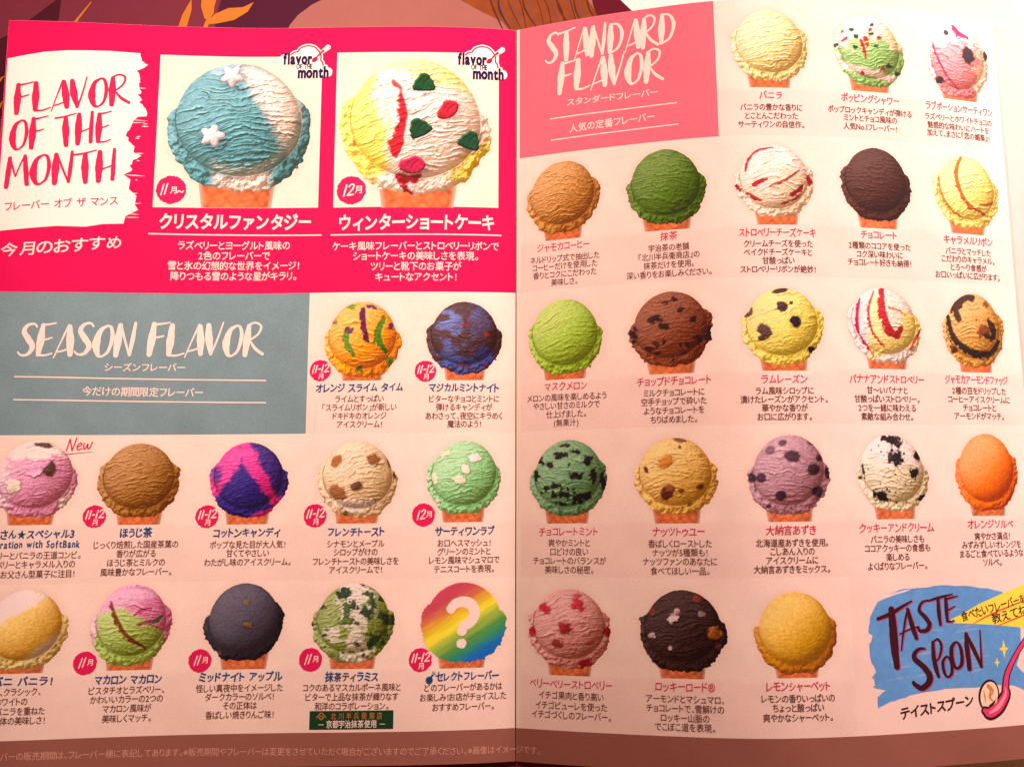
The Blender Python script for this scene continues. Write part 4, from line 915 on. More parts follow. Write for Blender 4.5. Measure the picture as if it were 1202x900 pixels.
def cone_mesh(u0, u1, vb, vt, parent, seed, lift):
    nu, nv = 40, 26
    s = np.linspace(0, 1, nu)
    t = np.linspace(0, 1, nv)
    S, T = np.meshgrid(s, t)
    flare = (u1 - u0) * .07
    U = u0 - flare * (1 - T) + (u1 - u0 + 2 * flare * (1 - T)) * S
    Vv = vt + (vb - vt) * T
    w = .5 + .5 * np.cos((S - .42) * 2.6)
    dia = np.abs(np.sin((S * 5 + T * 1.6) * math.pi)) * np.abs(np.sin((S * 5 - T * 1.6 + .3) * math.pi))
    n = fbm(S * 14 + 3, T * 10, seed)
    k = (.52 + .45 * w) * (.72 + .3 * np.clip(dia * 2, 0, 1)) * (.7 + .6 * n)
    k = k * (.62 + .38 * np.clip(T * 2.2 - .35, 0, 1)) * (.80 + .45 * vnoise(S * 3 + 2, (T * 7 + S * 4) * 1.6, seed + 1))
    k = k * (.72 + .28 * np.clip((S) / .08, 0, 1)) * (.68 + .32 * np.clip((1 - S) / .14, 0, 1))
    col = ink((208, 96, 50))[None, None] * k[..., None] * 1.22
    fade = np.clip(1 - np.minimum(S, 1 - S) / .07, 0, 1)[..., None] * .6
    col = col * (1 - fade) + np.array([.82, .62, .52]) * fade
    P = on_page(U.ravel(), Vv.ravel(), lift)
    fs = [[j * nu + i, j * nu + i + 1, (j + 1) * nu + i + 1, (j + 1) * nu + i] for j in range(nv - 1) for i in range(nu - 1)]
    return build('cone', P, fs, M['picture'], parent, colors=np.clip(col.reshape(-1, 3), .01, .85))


def tile_mesh(name, u0, v0, u1, v1, box, seed, root, white=False, lift=.04, step=.6):
    nu, nv = int((u1 - u0) / step) + 1, int((v1 - v0) / step) + 1
    U, Vv = np.meshgrid(np.linspace(u0, u1, nu), np.linspace(v0, v1, nv))
    cu, cv = (box[0] + box[2]) / 2, (box[1] + box[3]) / 2
    ru, rv = (box[2] - box[0]) / 2, (box[3] - box[1]) / 2
    x, y = (U - cu) / ru, -(Vv - cv) / rv
    q, e = scoop_outline(x, y, seed)
    d = np.clip(np.minimum(q, e) - 1, 0, None) * ru
    # the printed glow round each cut-out scoop, and a tint that changes at the caption
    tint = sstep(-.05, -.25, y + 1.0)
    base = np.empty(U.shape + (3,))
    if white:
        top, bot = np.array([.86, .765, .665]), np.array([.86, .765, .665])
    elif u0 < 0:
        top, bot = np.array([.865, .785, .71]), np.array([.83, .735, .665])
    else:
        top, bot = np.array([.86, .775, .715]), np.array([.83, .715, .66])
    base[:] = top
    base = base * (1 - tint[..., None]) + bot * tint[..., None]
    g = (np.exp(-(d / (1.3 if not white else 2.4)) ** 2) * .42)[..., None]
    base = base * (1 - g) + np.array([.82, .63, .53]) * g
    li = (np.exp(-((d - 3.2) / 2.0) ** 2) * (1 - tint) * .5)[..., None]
    base = base * (1 - li) + np.array([.86, .80, .71]) * li
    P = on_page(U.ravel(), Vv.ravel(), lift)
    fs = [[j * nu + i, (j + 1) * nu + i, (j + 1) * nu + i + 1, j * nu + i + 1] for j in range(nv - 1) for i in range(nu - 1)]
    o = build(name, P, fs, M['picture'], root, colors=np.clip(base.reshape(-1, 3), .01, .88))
    return o


# ---------------------------------------------------------------- the table and the place mat
def box_object(name, x0, y0, z0, x1, y1, z1, mat):
    bm = bmesh.new()
    bmesh.ops.create_cube(bm, size=1)
    for v in bm.verts:
        v.co = ((x0 if v.co.x < 0 else x1) * MM, (y0 if v.co.y < 0 else y1) * MM, (z0 if v.co.z < 0 else z1) * MM)
    me = bpy.data.meshes.new(name)
    bm.to_mesh(me)
    bm.free()
    me.materials.append(mat)
    o = bpy.data.objects.new(name, me)
    scene.collection.objects.link(o)
    return o


table = box_object('tabletop', -420, -330, -31.3, 420, 330, -1.3, principled('pale_table', (.60, .50, .42), rough=.4, grain=.1, scale=60))
table['kind'] = 'structure'

mat_sheet = box_object('place_mat', -222, -158, -1.3, 222, 158, -1.0, principled('mat_paper', (.84, .81, .77), bump=.2))
mat_sheet['label'] = 'large paper place mat printed with plum art and gold leaves, under the leaflet'
mat_sheet['category'] = 'place mat'
M['plum'] = principled('plum_ink', (.155, .030, .052), grain=.04)
M['plum_dark'] = principled('dark_plum_ink', (.058, .011, .022), grain=.04)
M['plum_deep'] = principled('deep_plum_ink', (.060, .012, .034), grain=.04)
M['gold'] = principled('gold_ink', (.47, .19, .030), grain=.05)
M['mauve'] = principled('mauve_tan_ink', (.31, .135, .12), grain=.05)
M['mauve_dark'] = principled('dull_mauve_ink', (.17, .070, .075), grain=.05)
M['copper'] = principled('copper_ink', (.21, .060, .018), grain=.15, scale=300)
M['copper_dark'] = principled('dark_copper_ink', (.085, .026, .014), grain=.15, scale=300)
M['burgundy'] = principled('burgundy_ink', (.10, .008, .020), grain=.04)


def mat_poly(name, pieces):
    fl = Flat(on_mat)
    for k, (pts, m, l) in enumerate(pieces):
        fl.poly([(a, b) for a, b in pts], m, l, step=40)
    o = fl.link(name, mat_sheet)
    return o


E0, E1 = SHEET_EDGE[0], SHEET_EDGE[1]
sl = (E1[0] - E0[0]) / (E1[1] - E0[1])
ex = lambda y: E0[0] + (y - E0[1]) * sl
mat_poly('plum_print', [([(-216, 152), (ex(152), 152), (ex(60), 60), (40, -152), (-216, -152)], 'plum', .02)])
mat_poly('dark_facet', [(DARK_TRI, 'plum_dark', .04)])
mat_poly('dark_facet', [(DARK_TRI2, 'plum_dark', .04)])
mat_poly('deep_facet', [(MID_RIGHT, 'plum_deep', .04)])
for P in (LEAF_A, LEAF_B, LEAF_C, LEAF_D, LEAF_E):
    fl = Flat(on_mat)
    fl.poly(P, 'gold', .10, step=40)
    fl.link('gold_leaf', mat_sheet)
fl = Flat(on_mat)
fl.stroke(STEM, [.9, 1.2, 1.3, 1.0], 'gold', .085)
fl.link('gold_stem', mat_sheet)
fl = Flat(on_mat)
fl.stroke(STROKE, [.3, .9, 1.0], 'gold', .085)
fl.link('gold_stroke', mat_sheet)
dome = Flat(on_mat)
dome.poly(DOME, 'mauve', .06, step=40)
dome.link('mauve_dome', mat_sheet)
cop = Flat(on_mat)
cop.poly(COPPER, 'copper', .08, step=40)
rr = random.Random(5)
for k in range(26):
    x = -16 + k * 1.75
    y = 118
    m = 'copper_dark' if k % 3 else 'mauve_dark'
    cop.stroke([(x, y), (x + rr.uniform(0, 3), y - 6), (x + 4 + rr.uniform(-1, 2), y - 14)], [.2, rr.uniform(.25, .8), .2], m, .09 + k * .0005) if k > 4 else None
cop.link('copper_swirl', mat_sheet)
mat_poly('burgundy_wedge', [(BERRYTRI, 'burgundy', .11)])

# ---------------------------------------------------------------- the leaflet
root = bpy.data.objects.new('menu_leaflet', None)
root.empty_display_size = .02
scene.collection.objects.link(root)
root['label'] = 'open two page ice cream menu leaflet with rows of scoop pictures on the mat'
root['category'] = 'menu leaflet'


def page_sheet(s):
    us = np.concatenate([[0, .4, .9], np.arange(2, PAGE_W, 1.0), [PAGE_W]])
    vs = np.linspace(0, PAGE_H, 106)
    U, Vv = np.meshgrid(us * s, vs)
    if s < 0:
        U = np.where(U > -.28, -.28, U)
    n = U.size
    top = on_page(U.ravel(), Vv.ravel(), 0)
    bot = on_page(U.ravel(), Vv.ravel(), -.5)
    nu, nv = len(us), len(vs)
    fs = []
    for j in range(nv - 1):
        for i in range(nu - 1):
            a, b, c, d = j * nu + i, j * nu + i + 1, (j + 1) * nu + i + 1, (j + 1) * nu + i
            fs.append([a, d, c, b] if s > 0 else [a, b, c, d])
            fs.append([n + a, n + b, n + c, n + d] if s > 0 else [n + a, n + d, n + c, n + b])
    edge = [(j * nu + nu - 1, (j + 1) * nu + nu - 1) for j in range(nv - 1)] + [(i, i + 1) for i in range(nu - 1)] + [((nv - 1) * nu + i, (nv - 1) * nu + i + 1) for i in range(nu - 1)]
    for a, b in edge:
        fs.append([a, b, n + b, n + a])
    return build('page', np.vstack([top, bot]), fs, M['paper'], root)


page_sheet(-1)
page_sheet(1)

# headline block: flavor of the month
fl = Flat()
fl.rect(-PAGE_W + .02, .02, -.30, 2 * ROW, 'hot_pink', .04)
head = fl.link('heading_panel', root)
head['label'] = 'hot pink panel headed flavor of the month'
fl = Flat()
P = [(max(u, -147.92), v) for u, v in WHITE_PATCH]
rr = random.Random(3)
Q = []
for i, (a, b) in enumerate(P):
    Q.append((a, b))
    c, d = P[(i + 1) % len(P)]
    if 5 <= i < 32:
        for t in (.33, .66):
            Q.append((a + (c - a) * t + rr.uniform(-.45, .45), b + (d - b) * t))
fl.poly(Q, 'white', .08)
for i in range(16):
    v = rr.uniform(17, 60)
    fl.stroke([(-112.5 + rr.uniform(-1, 4), v), (-109.5 + rr.uniform(0, 2.5), v + rr.uniform(-.4, .2))], [.05, rr.uniform(.15, .35), .03], 'white', .085)
fl.link('brush_patch', head)
fl = Flat()
brush_line(fl, 'FLAVOR', *FOTM_1, 'pink_text', .16, seed=4)
brush_line(fl, 'OF THE', *FOTM_2, 'pink_text', .16, seed=5)
brush_line(fl, 'MONTH', *FOTM_3, 'pink_text', .16, seed=6)
fl.link('heading_lettering', head)


def line_text(fl, s, a, b, size, mat, wi, jit=0.0, shear=0.0, lift=.2):
    L = math.hypot(b[0] - a[0], b[1] - a[1])
    fl.text(s, (a[0] + b[0]) / 2, (a[1] + b[1]) / 2, size, mat, lift, wi, width=L, dirv=(b[0] - a[0], b[1] - a[1]), jitter=jit, shear=shear)


fl = Flat()
line_text(fl, 'フレーバー オブ ザ マンス', CAP_FOTM[0], CAP_FOTM[1], 2.9, 'pink_text', 1)
line_text(fl, '今月のおすすめ', CAP_FOTM[2], CAP_FOTM[3], 4.2, 'soft_white', 1, .06, .1)
fl.link('caption', head)


def logo(parent, o, s):
    def P(x, y):
        return (o[0] + (x - 332) * s, o[1] + (y - 75) * s)
    fl = Flat()
    arc = [P(*p) for p in [(341, 64), (345, 61), (349, 60), (352, 56), (358, 53.3), (363, 53), (369, 55), (374, 60.5), (376.5, 66), (376.5, 71), (378.5, 74), (379.5, 78)]]
    fl.poly(arc + [P(372, 82), P(352, 80), P(341, 74)], 'white', .10)
    fl.stroke(arc, 4.6 * s, 'white', .101)
    fl.stroke([P(370, 69), P(376, 62.5), P(385, 55)], [3 * s, 4 * s, 6.4 * s], 'white', .102)
    fl.stroke(arc, 1.7 * s, 'crimson', .12)
    fl.stroke([P(371, 68), P(376, 62.5), P(381, 58)], [1.8 * s, 2.0 * s, 3.4 * s], 'crimson', .121)
    fl.stroke([P(381, 58), P(384.5, 55.2)], 4.0 * s, 'soft_white', .122)
    fl.stroke([P(386, 55.3), P(387, 56.4)], 1.0 * s, 'crimson', .123)
    fl.disc(*P(369.3, 70.3), 4.0 * s, 2.7 * s, 'crimson', .124, rot=-.75)
    for t, x0, x1, y, sz, in (('flavor', 332, 366.7, 68.6, 18.5), ('OF THE', 348, 367, 78.5, 8.5), ('month', 350, 386.5, 85.8, 18.5)):
        a, b = P(x0, y), P(x1, y)
        big_ = t != 'OF THE'
        k = len(fl.u)
        # white backing under the words
        fl.stroke([P(x0 + .5, y + (.5 if big_ else 0)), P((x0 + x1) / 2, y + (.5 if big_ else 0)), P(x1 - .5, y + (.5 if big_ else 0))], (11.5 if big_ else 7) * s, 'white', .105 if big_ else .104)
        fl.text(t, (a[0] + b[0]) / 2, a[1], sz * s, 'navy', .2, 3 if big_ else 2, width=b[0] - a[0], track=.86)
    fl.stroke([P(341, 64.5), P(341, 71)], 4.2 * s, 'white', .1055)
    fl.stroke([P(382.5, 79), P(382.5, 84)], 5 * s, 'white', .1056)
    return fl.link('monthly_logo', parent)


def badge_mesh(parent, t, u, v, r, seed):
    fl = Flat()
    fl.disc(u, v, r, r * 1.0, 'badge', .16, n=72, rough=.035, seed=seed)
    if t == '11-12':
        brush_line(fl, '11-12', (u - r * .78, v + r * .22), (u + r * .80, v + r * .12), r * .72, 'white', .18, slant=.1, rough=.03, wgain=1.05)
        fl.text('月', u + r * .05, v + r * .52, r * .58, 'white', .19, 1)
    elif t == '11月~':
        brush_line(fl, '11', (u - r * .72, v + r * .38), (u - r * .28, v + r * .30), r * .75, 'white', .18, slant=.2, rough=.03, wgain=.8)
        fl.text('月', u + r * .16, v + r * .02, r * .52, 'white', .19, 1)
        brush_line(fl, '~', (u + r * .42, v + r * .42), (u + r * .85, v + r * .36), r * .7, 'white', .18, rough=.03)
    elif t == '12月':
        brush_line(fl, '12', (u - r * .58, v + r * .42), (u + r * .16, v + r * .34), r * .78, 'white', .18, slant=.15, rough=.03, wgain=.95)
        fl.text('月', u + r * .48, v - r * .05, r * .58, 'white', .19, 1)
    else:
        brush_line(fl, '11', (u - r * .55, v + r * .40), (u - r * .02, v + r * .32), r * .78, 'white', .18, slant=.2, rough=.03, wgain=.8)
        fl.text('月', u + r * .42, v - r * .06, r * .58, 'white', .19, 1)
    return fl.link('month_badge', parent)


# ---------------------------------------------------------------- every flavor cell
for k, (sid, label, box, cone, names, desc, badge) in enumerate(ITEMS):
    cu, cv = (box[0] + box[2]) / 2, (box[1] + box[3]) / 2
    big = sid in ('crystal', 'winter')
    seed = 100 + k * 37
    if big:
        c4 = CARD_1 if sid == 'crystal' else CARD_2
        u0, u1 = (c4[0][0] + c4[3][0]) / 2, (c4[1][0] + c4[2][0]) / 2
        v0, v1 = (c4[0][1] + c4[1][1]) / 2, (c4[2][1] + c4[3][1]) / 2
        cell = tile_mesh('flavor_cell', u0, v0, u1, v1, box, seed, root, white=True, lift=.08)
    else:
        col = math.floor(cu / COL)
        row = math.floor(cv / ROW)
        u0, u1 = col * COL, (col + 1) * COL
        if u0 == 0:
            u0 = GUT
        if u1 == 0:
            u1 = -.35
        u1 = min(u1, PAGE_W - .05)
        u0 = max(u0, -PAGE_W + .05)
        v0, v1 = row * ROW, (row + 1) * ROW
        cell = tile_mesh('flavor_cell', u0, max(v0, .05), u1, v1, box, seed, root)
    cell['label'] = label
    vt = cone[2] - (10 if big else 5.5)
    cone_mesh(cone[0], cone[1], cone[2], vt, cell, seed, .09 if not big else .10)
    if sid == 'rainbow':
        X, Y, colr, ins = rainbow_picture(150, seed)
    else:
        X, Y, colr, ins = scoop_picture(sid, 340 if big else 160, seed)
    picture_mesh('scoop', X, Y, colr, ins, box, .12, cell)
    ru, rv = (box[2] - box[0]) / 2, (box[3] - box[1]) / 2

    def at(x, y):
        return (cu + x * ru, cv - y * rv)
    if sid == 'rainbow':
        fl = Flat()
        fl.stroke([at(-.30, .33), at(-.18, .47), at(.02, .52), at(.22, .42), at(.27, .20), at(.17, .02), at(.02, -.08), at(-.03, -.22)], [2.4, 2.7, 2.9, 3.0, 2.9, 2.8, 2.7, 2.6], 'soft_white', .17, rough=.04, cap=True)
        fl.disc(*at(-.03, -.50), 1.35, 1.3, 'soft_white', .17, rough=.08, seed=4)
        fl.link('question_mark', cell)
    if sid == 'crystal':
        for cx, cy, rs, tn in ((-.38, -.12, .20, .25), (-.14, .80, .19, .6)):
            n = 60
            g = np.linspace(-1, 1, n)
            SX, SY = np.meshgrid(g, g)
            an = np.arctan2(SY, SX) + tn
            rad = np.hypot(SX, SY)
            edge = .74 + .15 * np.cos(an * 5 - math.pi / 2 * 5) + .05 * (fbm(SX * 4 + cx, SY * 4, 8) - .5)
            h = np.sqrt(np.clip(1 - (rad / edge) ** 2, 0, 1)) * .7 + .12 * fbm(SX * 7, SY * 7, 5)
            gy, gx = np.gradient(h, g[1] - g[0])
            lam = np.clip((.35 * gx - .5 * gy + 1.0) / np.sqrt(1 + gx * gx * .6 + gy * gy * .6), 0, 1.3)
            c_ = ink((240, 204, 194))[None, None] * (.34 + .66 * lam)[..., None] * (.85 + .3 * fbm(SX * 9, SY * 9, 6))[..., None] * (1 - .30 * np.clip(-SY, 0, 1))[..., None]
            uu0, vv0 = at(cx, cy)
            picture_mesh('sugar_star', SX, SY, np.clip(c_, .01, .9), rad < edge, (uu0 - rs * ru, vv0 - rs * ru, uu0 + rs * ru, vv0 + rs * ru), .15, cell)
    if sid == 'winter':
        tree = [(0, .17), (.07, .15), (.1, .08), (.15, .04), (.15, -.02), (.185, -.06), (.17, -.13), (.06, -.15), (-.06, -.15), (-.17, -.13), (-.185, -.06), (-.15, -.02), (-.15, .04), (-.1, .08), (-.07, .15)]
        sock = [(-.06, .16), (.06, .17), (.16, .13), (.18, .04), (.15, -.04), (.09, -.1), (0, -.15), (-.1, -.16), (-.18, -.12), (-.185, -.02), (-.12, .05), (-.09, .1)]
        for shape, cx, cy, tn, sc, colr_ in ((tree, .09, .66, 0, .88, GRN), (tree, .03, .0, .5, .9, (24, 66, 38)), (tree, .72, -.18, -.35, .88, (26, 66, 40)), (sock, .42, .26, .1, .85, (196, 36, 50)), (sock, -.05, -.55, -.6, .92, (184, 34, 62))):
            n = 54
            g = np.linspace(-.2, .2, n)
            SX, SY = np.meshgrid(g, g)
            c, s = math.cos(tn), math.sin(tn)
            A, B = SX * c + SY * s, -SX * s + SY * c
            A = A + .014 * (fbm(SX * 22 + cx * 9, SY * 22, 3) - .5)
            ins_ = np.zeros(SX.shape, bool)
            j = len(shape) - 1
            for i in range(len(shape)):
                xi, yi = shape[i][0] * sc, shape[i][1] * sc
                xj, yj = shape[j][0] * sc, shape[j][1] * sc
                if yi != yj:
                    hit = ((yi > B) != (yj > B)) & (A < (xj - xi) * (B - yi) / (yj - yi) + xi)
                    ins_ ^= hit
                j = i
            # softened bulge from the outline inwards
            dist = ins_.astype(float)
            for _ in range(5):
                dist = (np.roll(dist, 1, 0) + np.roll(dist, -1, 0) + np.roll(dist, 1, 1) + np.roll(dist, -1, 1) + dist) / 5
            ins_ = dist > .45
            gy, gx = np.gradient(dist + .1 * fbm(SX * 30, SY * 30, 7), g[1] - g[0])
            k_ = np.clip(.88 + .13 * (gx * .5 - gy), .35, 2.4) * (.6 + .8 * fbm(SX * 34, SY * 34, 9))
            uu0, vv0 = at(cx, cy)
            picture_mesh('candy_tree' if shape is tree else 'candy_sock', SX / .2, SY / .2, np.clip(ink(colr_)[None, None] * k_[..., None], .01, .9), ins_, (uu0 - .2 * ru, vv0 - .2 * rv, uu0 + .2 * ru, vv0 + .2 * rv), .15, cell)
    # caption lines
    fl = Flat()
    for t, u, v, w in names:
        if big:
            fl.text(t, u, v, 5.0, 'soft_white', .2, 2, width=w, jitter=.035, seed=k)
        else:
            fl.text(t, u, v, 2.65, 'blue_text' if cu < 0 else 'pink_text', .2, 2 if cu < 0 else 1, width=w, jitter=.06, shear=.06, seed=k)
    if sid == 'rainbow':
        b = BOMB[0]
        fl.disc(b[0] - .25, b[1] + .2, .95, 1.0, 'blue_text', .2)
        fl.stroke([(b[0] + .3, b[1] - .7), (b[0] + .7, b[1] - 1.2)], .5, 'blue_text', .2)
        for a in (-.2, .7, 1.6):
            fl.stroke([(b[0] + .8 + .25 * math.cos(a), b[1] - 1.4 - .25 * math.sin(a)), (b[0] + .8 + .75 * math.cos(a), b[1] - 1.4 - .75 * math.sin(a))], .2, 'blue_text', .2)
    if sid == 'father':
        pass
    fl.link('flavor_name', cell)
    fl = Flat()
    if big:
        i = 0 if sid == 'crystal' else 2
        a, b = RULES_NAME[i], RULES_NAME[i + 1]
        fl.stroke([a, ((a[0] + b[0]) / 2, (a[1] + b[1]) / 2), b], .38, 'soft_white', .2)
    for t, u, v in desc:
        fl.text(t, u, v, 2.75 if big else 2.2, 'soft_white' if big else 'text', .2, 1, xscale=.90 if big else .845)
    fl.link('description', cell)
    if big:
        i = 0 if sid == 'crystal' else 3
        logo(cell, LOGO[i], (LOGO[i + 1][0] - LOGO[i][0]) / (54.0 if i == 0 else 55.0))
    if badge:
        badge_mesh(cell, *badge, seed)
    if sid == 'father':
        fl = Flat()
        a, b, c = NEWP
        for ch_, x, kk in (('n', 0, 1), ('e', .74, 1), ('w', 1.2, 1)):
            pass
        total = .70 + .46 + .66
        L = math.hypot(b[0] - a[0], b[1] - a[1])
        h = 3.2
        x = 0
        for ch_ in 'new':
            adv, sts = LET[ch_]
            for pts, w in sts:
                Pp = [(a[0] + (x + px + .12 * py) * L / total, a[1] + (x + px) / total * (b[1] - a[1]) - py * h) for px, py in pts]
                fl.stroke(Pp, .34, 'pink_text', .2)
            x += adv
        fl.stroke([(a[0] - .2, a[1] + 1.0), (b[0] + .3, b[1] + .7)], [.3, .2, .12], 'pink_text', .2)
        fl.link('new_lettering', cell)
    if sid == 'tiramisu':
        fl = Flat()
        u0_, v0_ = LABEL[0]
        u1_, v1_ = LABEL[2]
        fl.rect(u0_, v0_, u1_, v1_, 'green', .10)
        w_ = u1_ - u0_
        h_ = v1_ - v0_
        fl.text('北川半兵衛商店', u0_ + w_ * .56, v0_ + h_ * .29, 1.9, 'gold_text', .2, 1, width=w_ * .64, track=1.4)
        fl.text('京都宇治抹茶使用', u0_ + w_ * .5, v0_ + h_ * .72, 2.1, 'soft_white', .2, 1, width=w_ * .6)
        for s_ in (.11, .84):
            fl.stroke([(u0_ + w_ * s_, v0_ + h_ * .73), (u0_ + w_ * (s_ + .06), v0_ + h_ * .73)], .16, 'soft_white', .2)
        lx_, ly_ = u0_ + w_ * .14, v0_ + h_ * .28
        fl.stroke([(lx_ - 1.2, ly_ + .35), (lx_, ly_ - .85), (lx_ + 1.2, ly_ + .35)], .3, 'gold_text', .2)
        fl.stroke([(lx_ - .55, ly_ + .4), (lx_, ly_ - .05), (lx_ + .55, ly_ + .4), (lx_, ly_ + .85), (lx_ - .55, ly_ + .4)], .28, 'gold_text', .2)
        fl.link('tea_label', cell)

# season flavor panel
fl = Flat()
fl.rect(-PAGE_W + .02, 2 * ROW + .02, -2 * COL - .02, 3 * ROW - .02, 'teal', .045)
season = fl.link('heading_panel', root)
season['label'] = 'grey teal panel headed season flavor'
fl = Flat()
brush_line(fl, 'SEASON FLAVOR', *SEASON, 'soft_white', .16, seed=9)
fl.link('heading_lettering', season)
fl = Flat()
line_text(fl, 'シーズンフレーバー', CAP_SEASON[0], CAP_SEASON[1], 2.5, 'soft_white', 1)
line_text(fl, '今だけの期間限定フレーバー', CAP_SEASON[2], CAP_SEASON[3], 2.75, 'soft_white', 1)
for i in (0, 2):
    a, b = RULES_SEASON[i], RULES_SEASON[i + 1]
    fl.stroke([a, ((a[0] + b[0]) / 2, (a[1] + b[1]) / 2), b], .36, 'soft_white', .2)
fl.link('caption', season)

# standard flavor panel
fl = Flat()
fl.rect(GUT - .35, .02, 2 * COL - .02, ROW - .02, 'rose', .045)
std = fl.link('heading_panel', root)
std['label'] = 'rose pink panel headed standard flavor'
fl = Flat()
brush_line(fl, 'STANDARD', *STD_1, 'soft_white', .16, seed=12)
brush_line(fl, 'FLAVOR', *STD_2, 'soft_white', .16, seed=13)
fl.link('heading_lettering', std)
fl = Flat()
line_text(fl, 'スタンダードフレーバー', CAP_STD[0], CAP_STD[1], 2.4, 'soft_white', 1)
line_text(fl, '人気の定番フレーバー', CAP_STD[2], CAP_STD[3], 2.7, 'soft_white', 1)
for i in (0, 2):
    a, b = RULES_STD[i], RULES_STD[i + 1]
    fl.stroke([a, ((a[0] + b[0]) / 2, (a[1] + b[1]) / 2), b], .34, 'soft_white', .2)
fl.link('caption', std)

# spoon advertisement in the last two cells
V5_ = 5 * ROW
fl = Flat()
rr = random.Random(8)
Q = []
for i, (a, b) in enumerate(BLUE):
    Q.append((a, b))
    c, d = BLUE[(i + 1) % len(BLUE)]
    for t in (.33, .66):
        Q.append((a + (c - a) * t + rr.uniform(-.2, .2), b + (d - b) * t + rr.uniform(-.15, .15)))
fl.rect(3 * COL, 4 * ROW, PAGE_W - .05, V5_ - .0, 'page_tint', .04)
fl.poly(Q, 'blue', .08)
tb, lb = min(p[1] for p in BLUE), min(p[0] for p in BLUE)
for i in range(26):
    u = rr.uniform(lb + 6, lb + 34)
    v = rr.uniform(tb + 5, tb + 24)
    ln = rr.uniform(2, 5)
    fl.stroke([(u - ln, v + .6), (u, v - .1), (u + ln, v - .3)], [.05, rr.uniform(.3, .8), .05], 'blue_pale', .083 + i * .0004, rough=.25)
for i in range(9):
    u = rr.uniform(lb + 8, lb + 30)
    fl.stroke([(u - 4, tb + 2.6 - (u - lb) * .06), (u, tb + 1.2 - (u - lb) * .035), (u + 5, tb + .8 - (u - lb) * .01)], [.05, .22, .04], 'blue', .082, rough=.3)
ad = fl.link('spoon_advert', root)
ad['label'] = 'blue brush patch advert reading taste spoon'
fl = Flat()
fl.poly([(min(a, 147.8), b) for a, b in YELLOW], 'yellow', .10)
fl.link('yellow_splash', ad)
fl = Flat()
WID = {'T': ([.9, 1.1, .9, .5], [1.7, 2.3, 2.3, 1.6]), 'A': ([.4, .6, .8], [.9, 1.5, 1.1], [.4, .45, .4]), 'S': ([.5, .8, 1.2, 1.3, 1.1, .6],), 'T2': ([.5, .8, .4], [.9, 1.2, .8]), 'E': ([.9, 1.2, .8], [.6, .5, .3], [.5, .4, .3], [.6, .5, .3]),
       'S2': ([.5, .9, 1.3, 1.5, 1.7, 1.9, 1.6, 1.2, .9],), 'P': ([.9, 1.3, 1.3, .8], [.5, .7, .8, .6, .4]), 'O': ([.5, .9, .9, .6, .9, .9, .5],), 'O2': ([.5, 1.2, 1.2, .7, 1.1, 1.0, .5],), 'N': ([1.0, 1.5, 1.3], [.6, 1.2, .9], [.6, .5, .3])}
for off, mname, lf in (((.35, .25), 'purple_edge', .13), ((0, 0), 'maroon', .15)):
    n = 0
    for key, sts in AD_STROKES.items():
        for st, w in zip(sts, WID[key]):
            n += 1
            fl.stroke([(a + off[0], b + off[1]) for a, b in st], w, mname, lf + n * .0006, rough=.06)
fl.link('advert_lettering', ad)
fl = Flat()
line_text(fl, 'テイストスプーン', AD_CAP[0], AD_CAP[1], 3.2, 'maroon', 2, .05, .1)
fl.text('食べたいフレーバーを', (AD_Y[0][0] + AD_Y[1][0]) / 2, (AD_Y[0][1] + AD_Y[1][1]) / 2, 2.9, 'maroon', .2, 1, width=math.hypot(AD_Y[1][0] - AD_Y[0][0], AD_Y[1][1] - AD_Y[0][1]), dirv=(AD_Y[1][0] - AD_Y[0][0], AD_Y[1][1] - AD_Y[0][1]), jitter=.06)
dv_ = (AD_Y[3][0] - AD_Y[2][0], AD_Y[3][1] - AD_Y[2][1])
fl.text('教えてね!', (AD_Y[2][0] + AD_Y[3][0]) / 2, (AD_Y[2][1] + AD_Y[3][1]) / 2, 2.9, 'maroon', .2, 1, width=math.hypot(*dv_), dirv=dv_, jitter=.06)
fl.stroke([(min(a, 147.8), b) for a, b in AD_YR[:4]], [.2, .4, .4, .3], 'red_line', .17)
fl.stroke([(min(a, 147.8), b) for a, b in AD_YR[4:]], [.2, .4, .3], 'red_line', .17)
fl.link('advert_caption', ad)
fl = Flat()
for (u, v), s_ in zip(SPARK, (2.1, 1.2)):
    pts = []
    for q in range(8):
        a = q * math.pi / 4
        rad = s_ * (1.15 if q % 4 == 2 else 1.0 if q % 2 == 0 else .30)
        pts.append((u + rad * math.cos(a) * (.75 if q % 4 == 0 else 1), v + rad * math.sin(a)))
    fl.poly(pts, 'yellow', .12)
fl.link('sparkle', ad)
fl = Flat()
S_ = [(min(a, 147.6), b) for a, b in SPOON]
fl.stroke(S_, [1.6, 1.6, 1.7, 2.0, 2.5, 3.4, 4.2, 4.0, 2.2], 'maroon', .14)
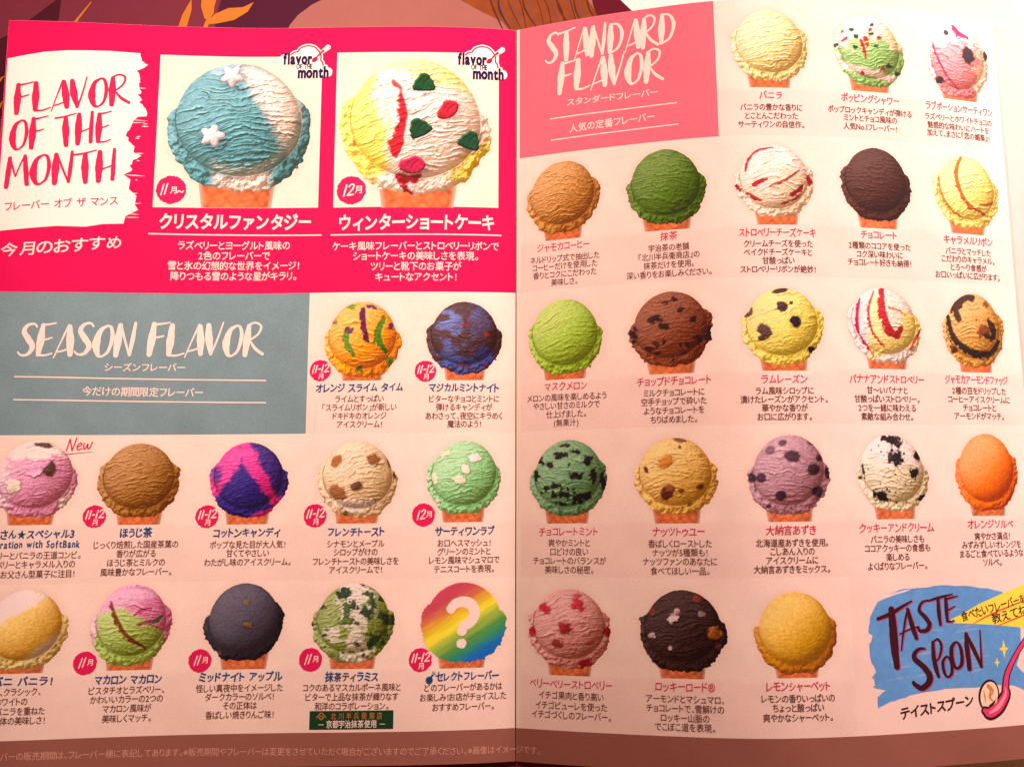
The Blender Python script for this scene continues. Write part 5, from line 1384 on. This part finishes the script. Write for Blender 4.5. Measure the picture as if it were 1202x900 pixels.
fl.stroke(S_, [1.0, 1.0, 1.1, 1.3, 1.6, 2.2, 2.7, 2.5, 1.0], 'spoon_pink', .16)
fl.stroke([(a - .1, b) for a, b in S_[4:8]], [.3, .8, 1.2, .6], 'spoon_light', .18)
fl.link('spoon', ad)
fl = Flat()
bu, bv = SPBALL[0]
br = abs(SPBALL[1][0] - bu)
fl.disc(bu - .1, bv - .1, br * 1.0, br * 1.32, 'maroon', .132, rot=.3)
fl.disc(bu, bv, br * .84, br * 1.16, 'cream', .136, rot=.3)
fl.stroke([(bu - .2, bv - 2.6), (bu + .9, bv - 1.2), (bu + .1, bv + .3), (bu + 1.0, bv + 1.4)], [1.0, 1.3, .8, .4], 'caramel', .138)
fl.stroke([(bu - 1.6, bv - 1.4), (bu - 1.4, bv + .2), (bu - 1.2, bv + 1.6)], [.2, .5, .2], 'caramel', .139)
fl.link('ice_cream_ball', ad)

# footer band and fine print
fl = Flat()
V5 = 5 * ROW
fl.rect(-PAGE_W + .02, V5 + .02, -.30, PAGE_H - .02, 'footer', .05)
fl.rect(.03, V5 + .02, PAGE_W - .02, PAGE_H - .02, 'footer', .05)
foot = fl.link('footer_band', root)
fl = Flat()
a, b = FINE[0], FINE[1]
vis = 'バーの販売期間は、フレーバー横に表記してあります。※販売期間やフレーバーは変更をさせていただく場合がございますのでご了承ください。※画像はイメージです。'
tv = layout(vis, 0)[1]
size = math.hypot(b[0] - a[0], b[1] - a[1]) / tv
tf = layout(FOOT, 0)[1]
full = size * tf
du_ = (b[0] - a[0]) / math.hypot(b[0] - a[0], b[1] - a[1])
dv2 = (b[1] - a[1]) / math.hypot(b[0] - a[0], b[1] - a[1])
fl.text(FOOT, b[0] - full / 2 * du_, b[1] - full / 2 * dv2, max(size, 2.2), 'fine', .2, 0, width=full, dirv=(du_, dv2))
fl.link('fine_print', foot)

# worn crease along the fold
fl = Flat()
fl.rect(.05, .05, GUT - .35, PAGE_H - 8.3, 'crease', .03)
fl.link('crease', root)
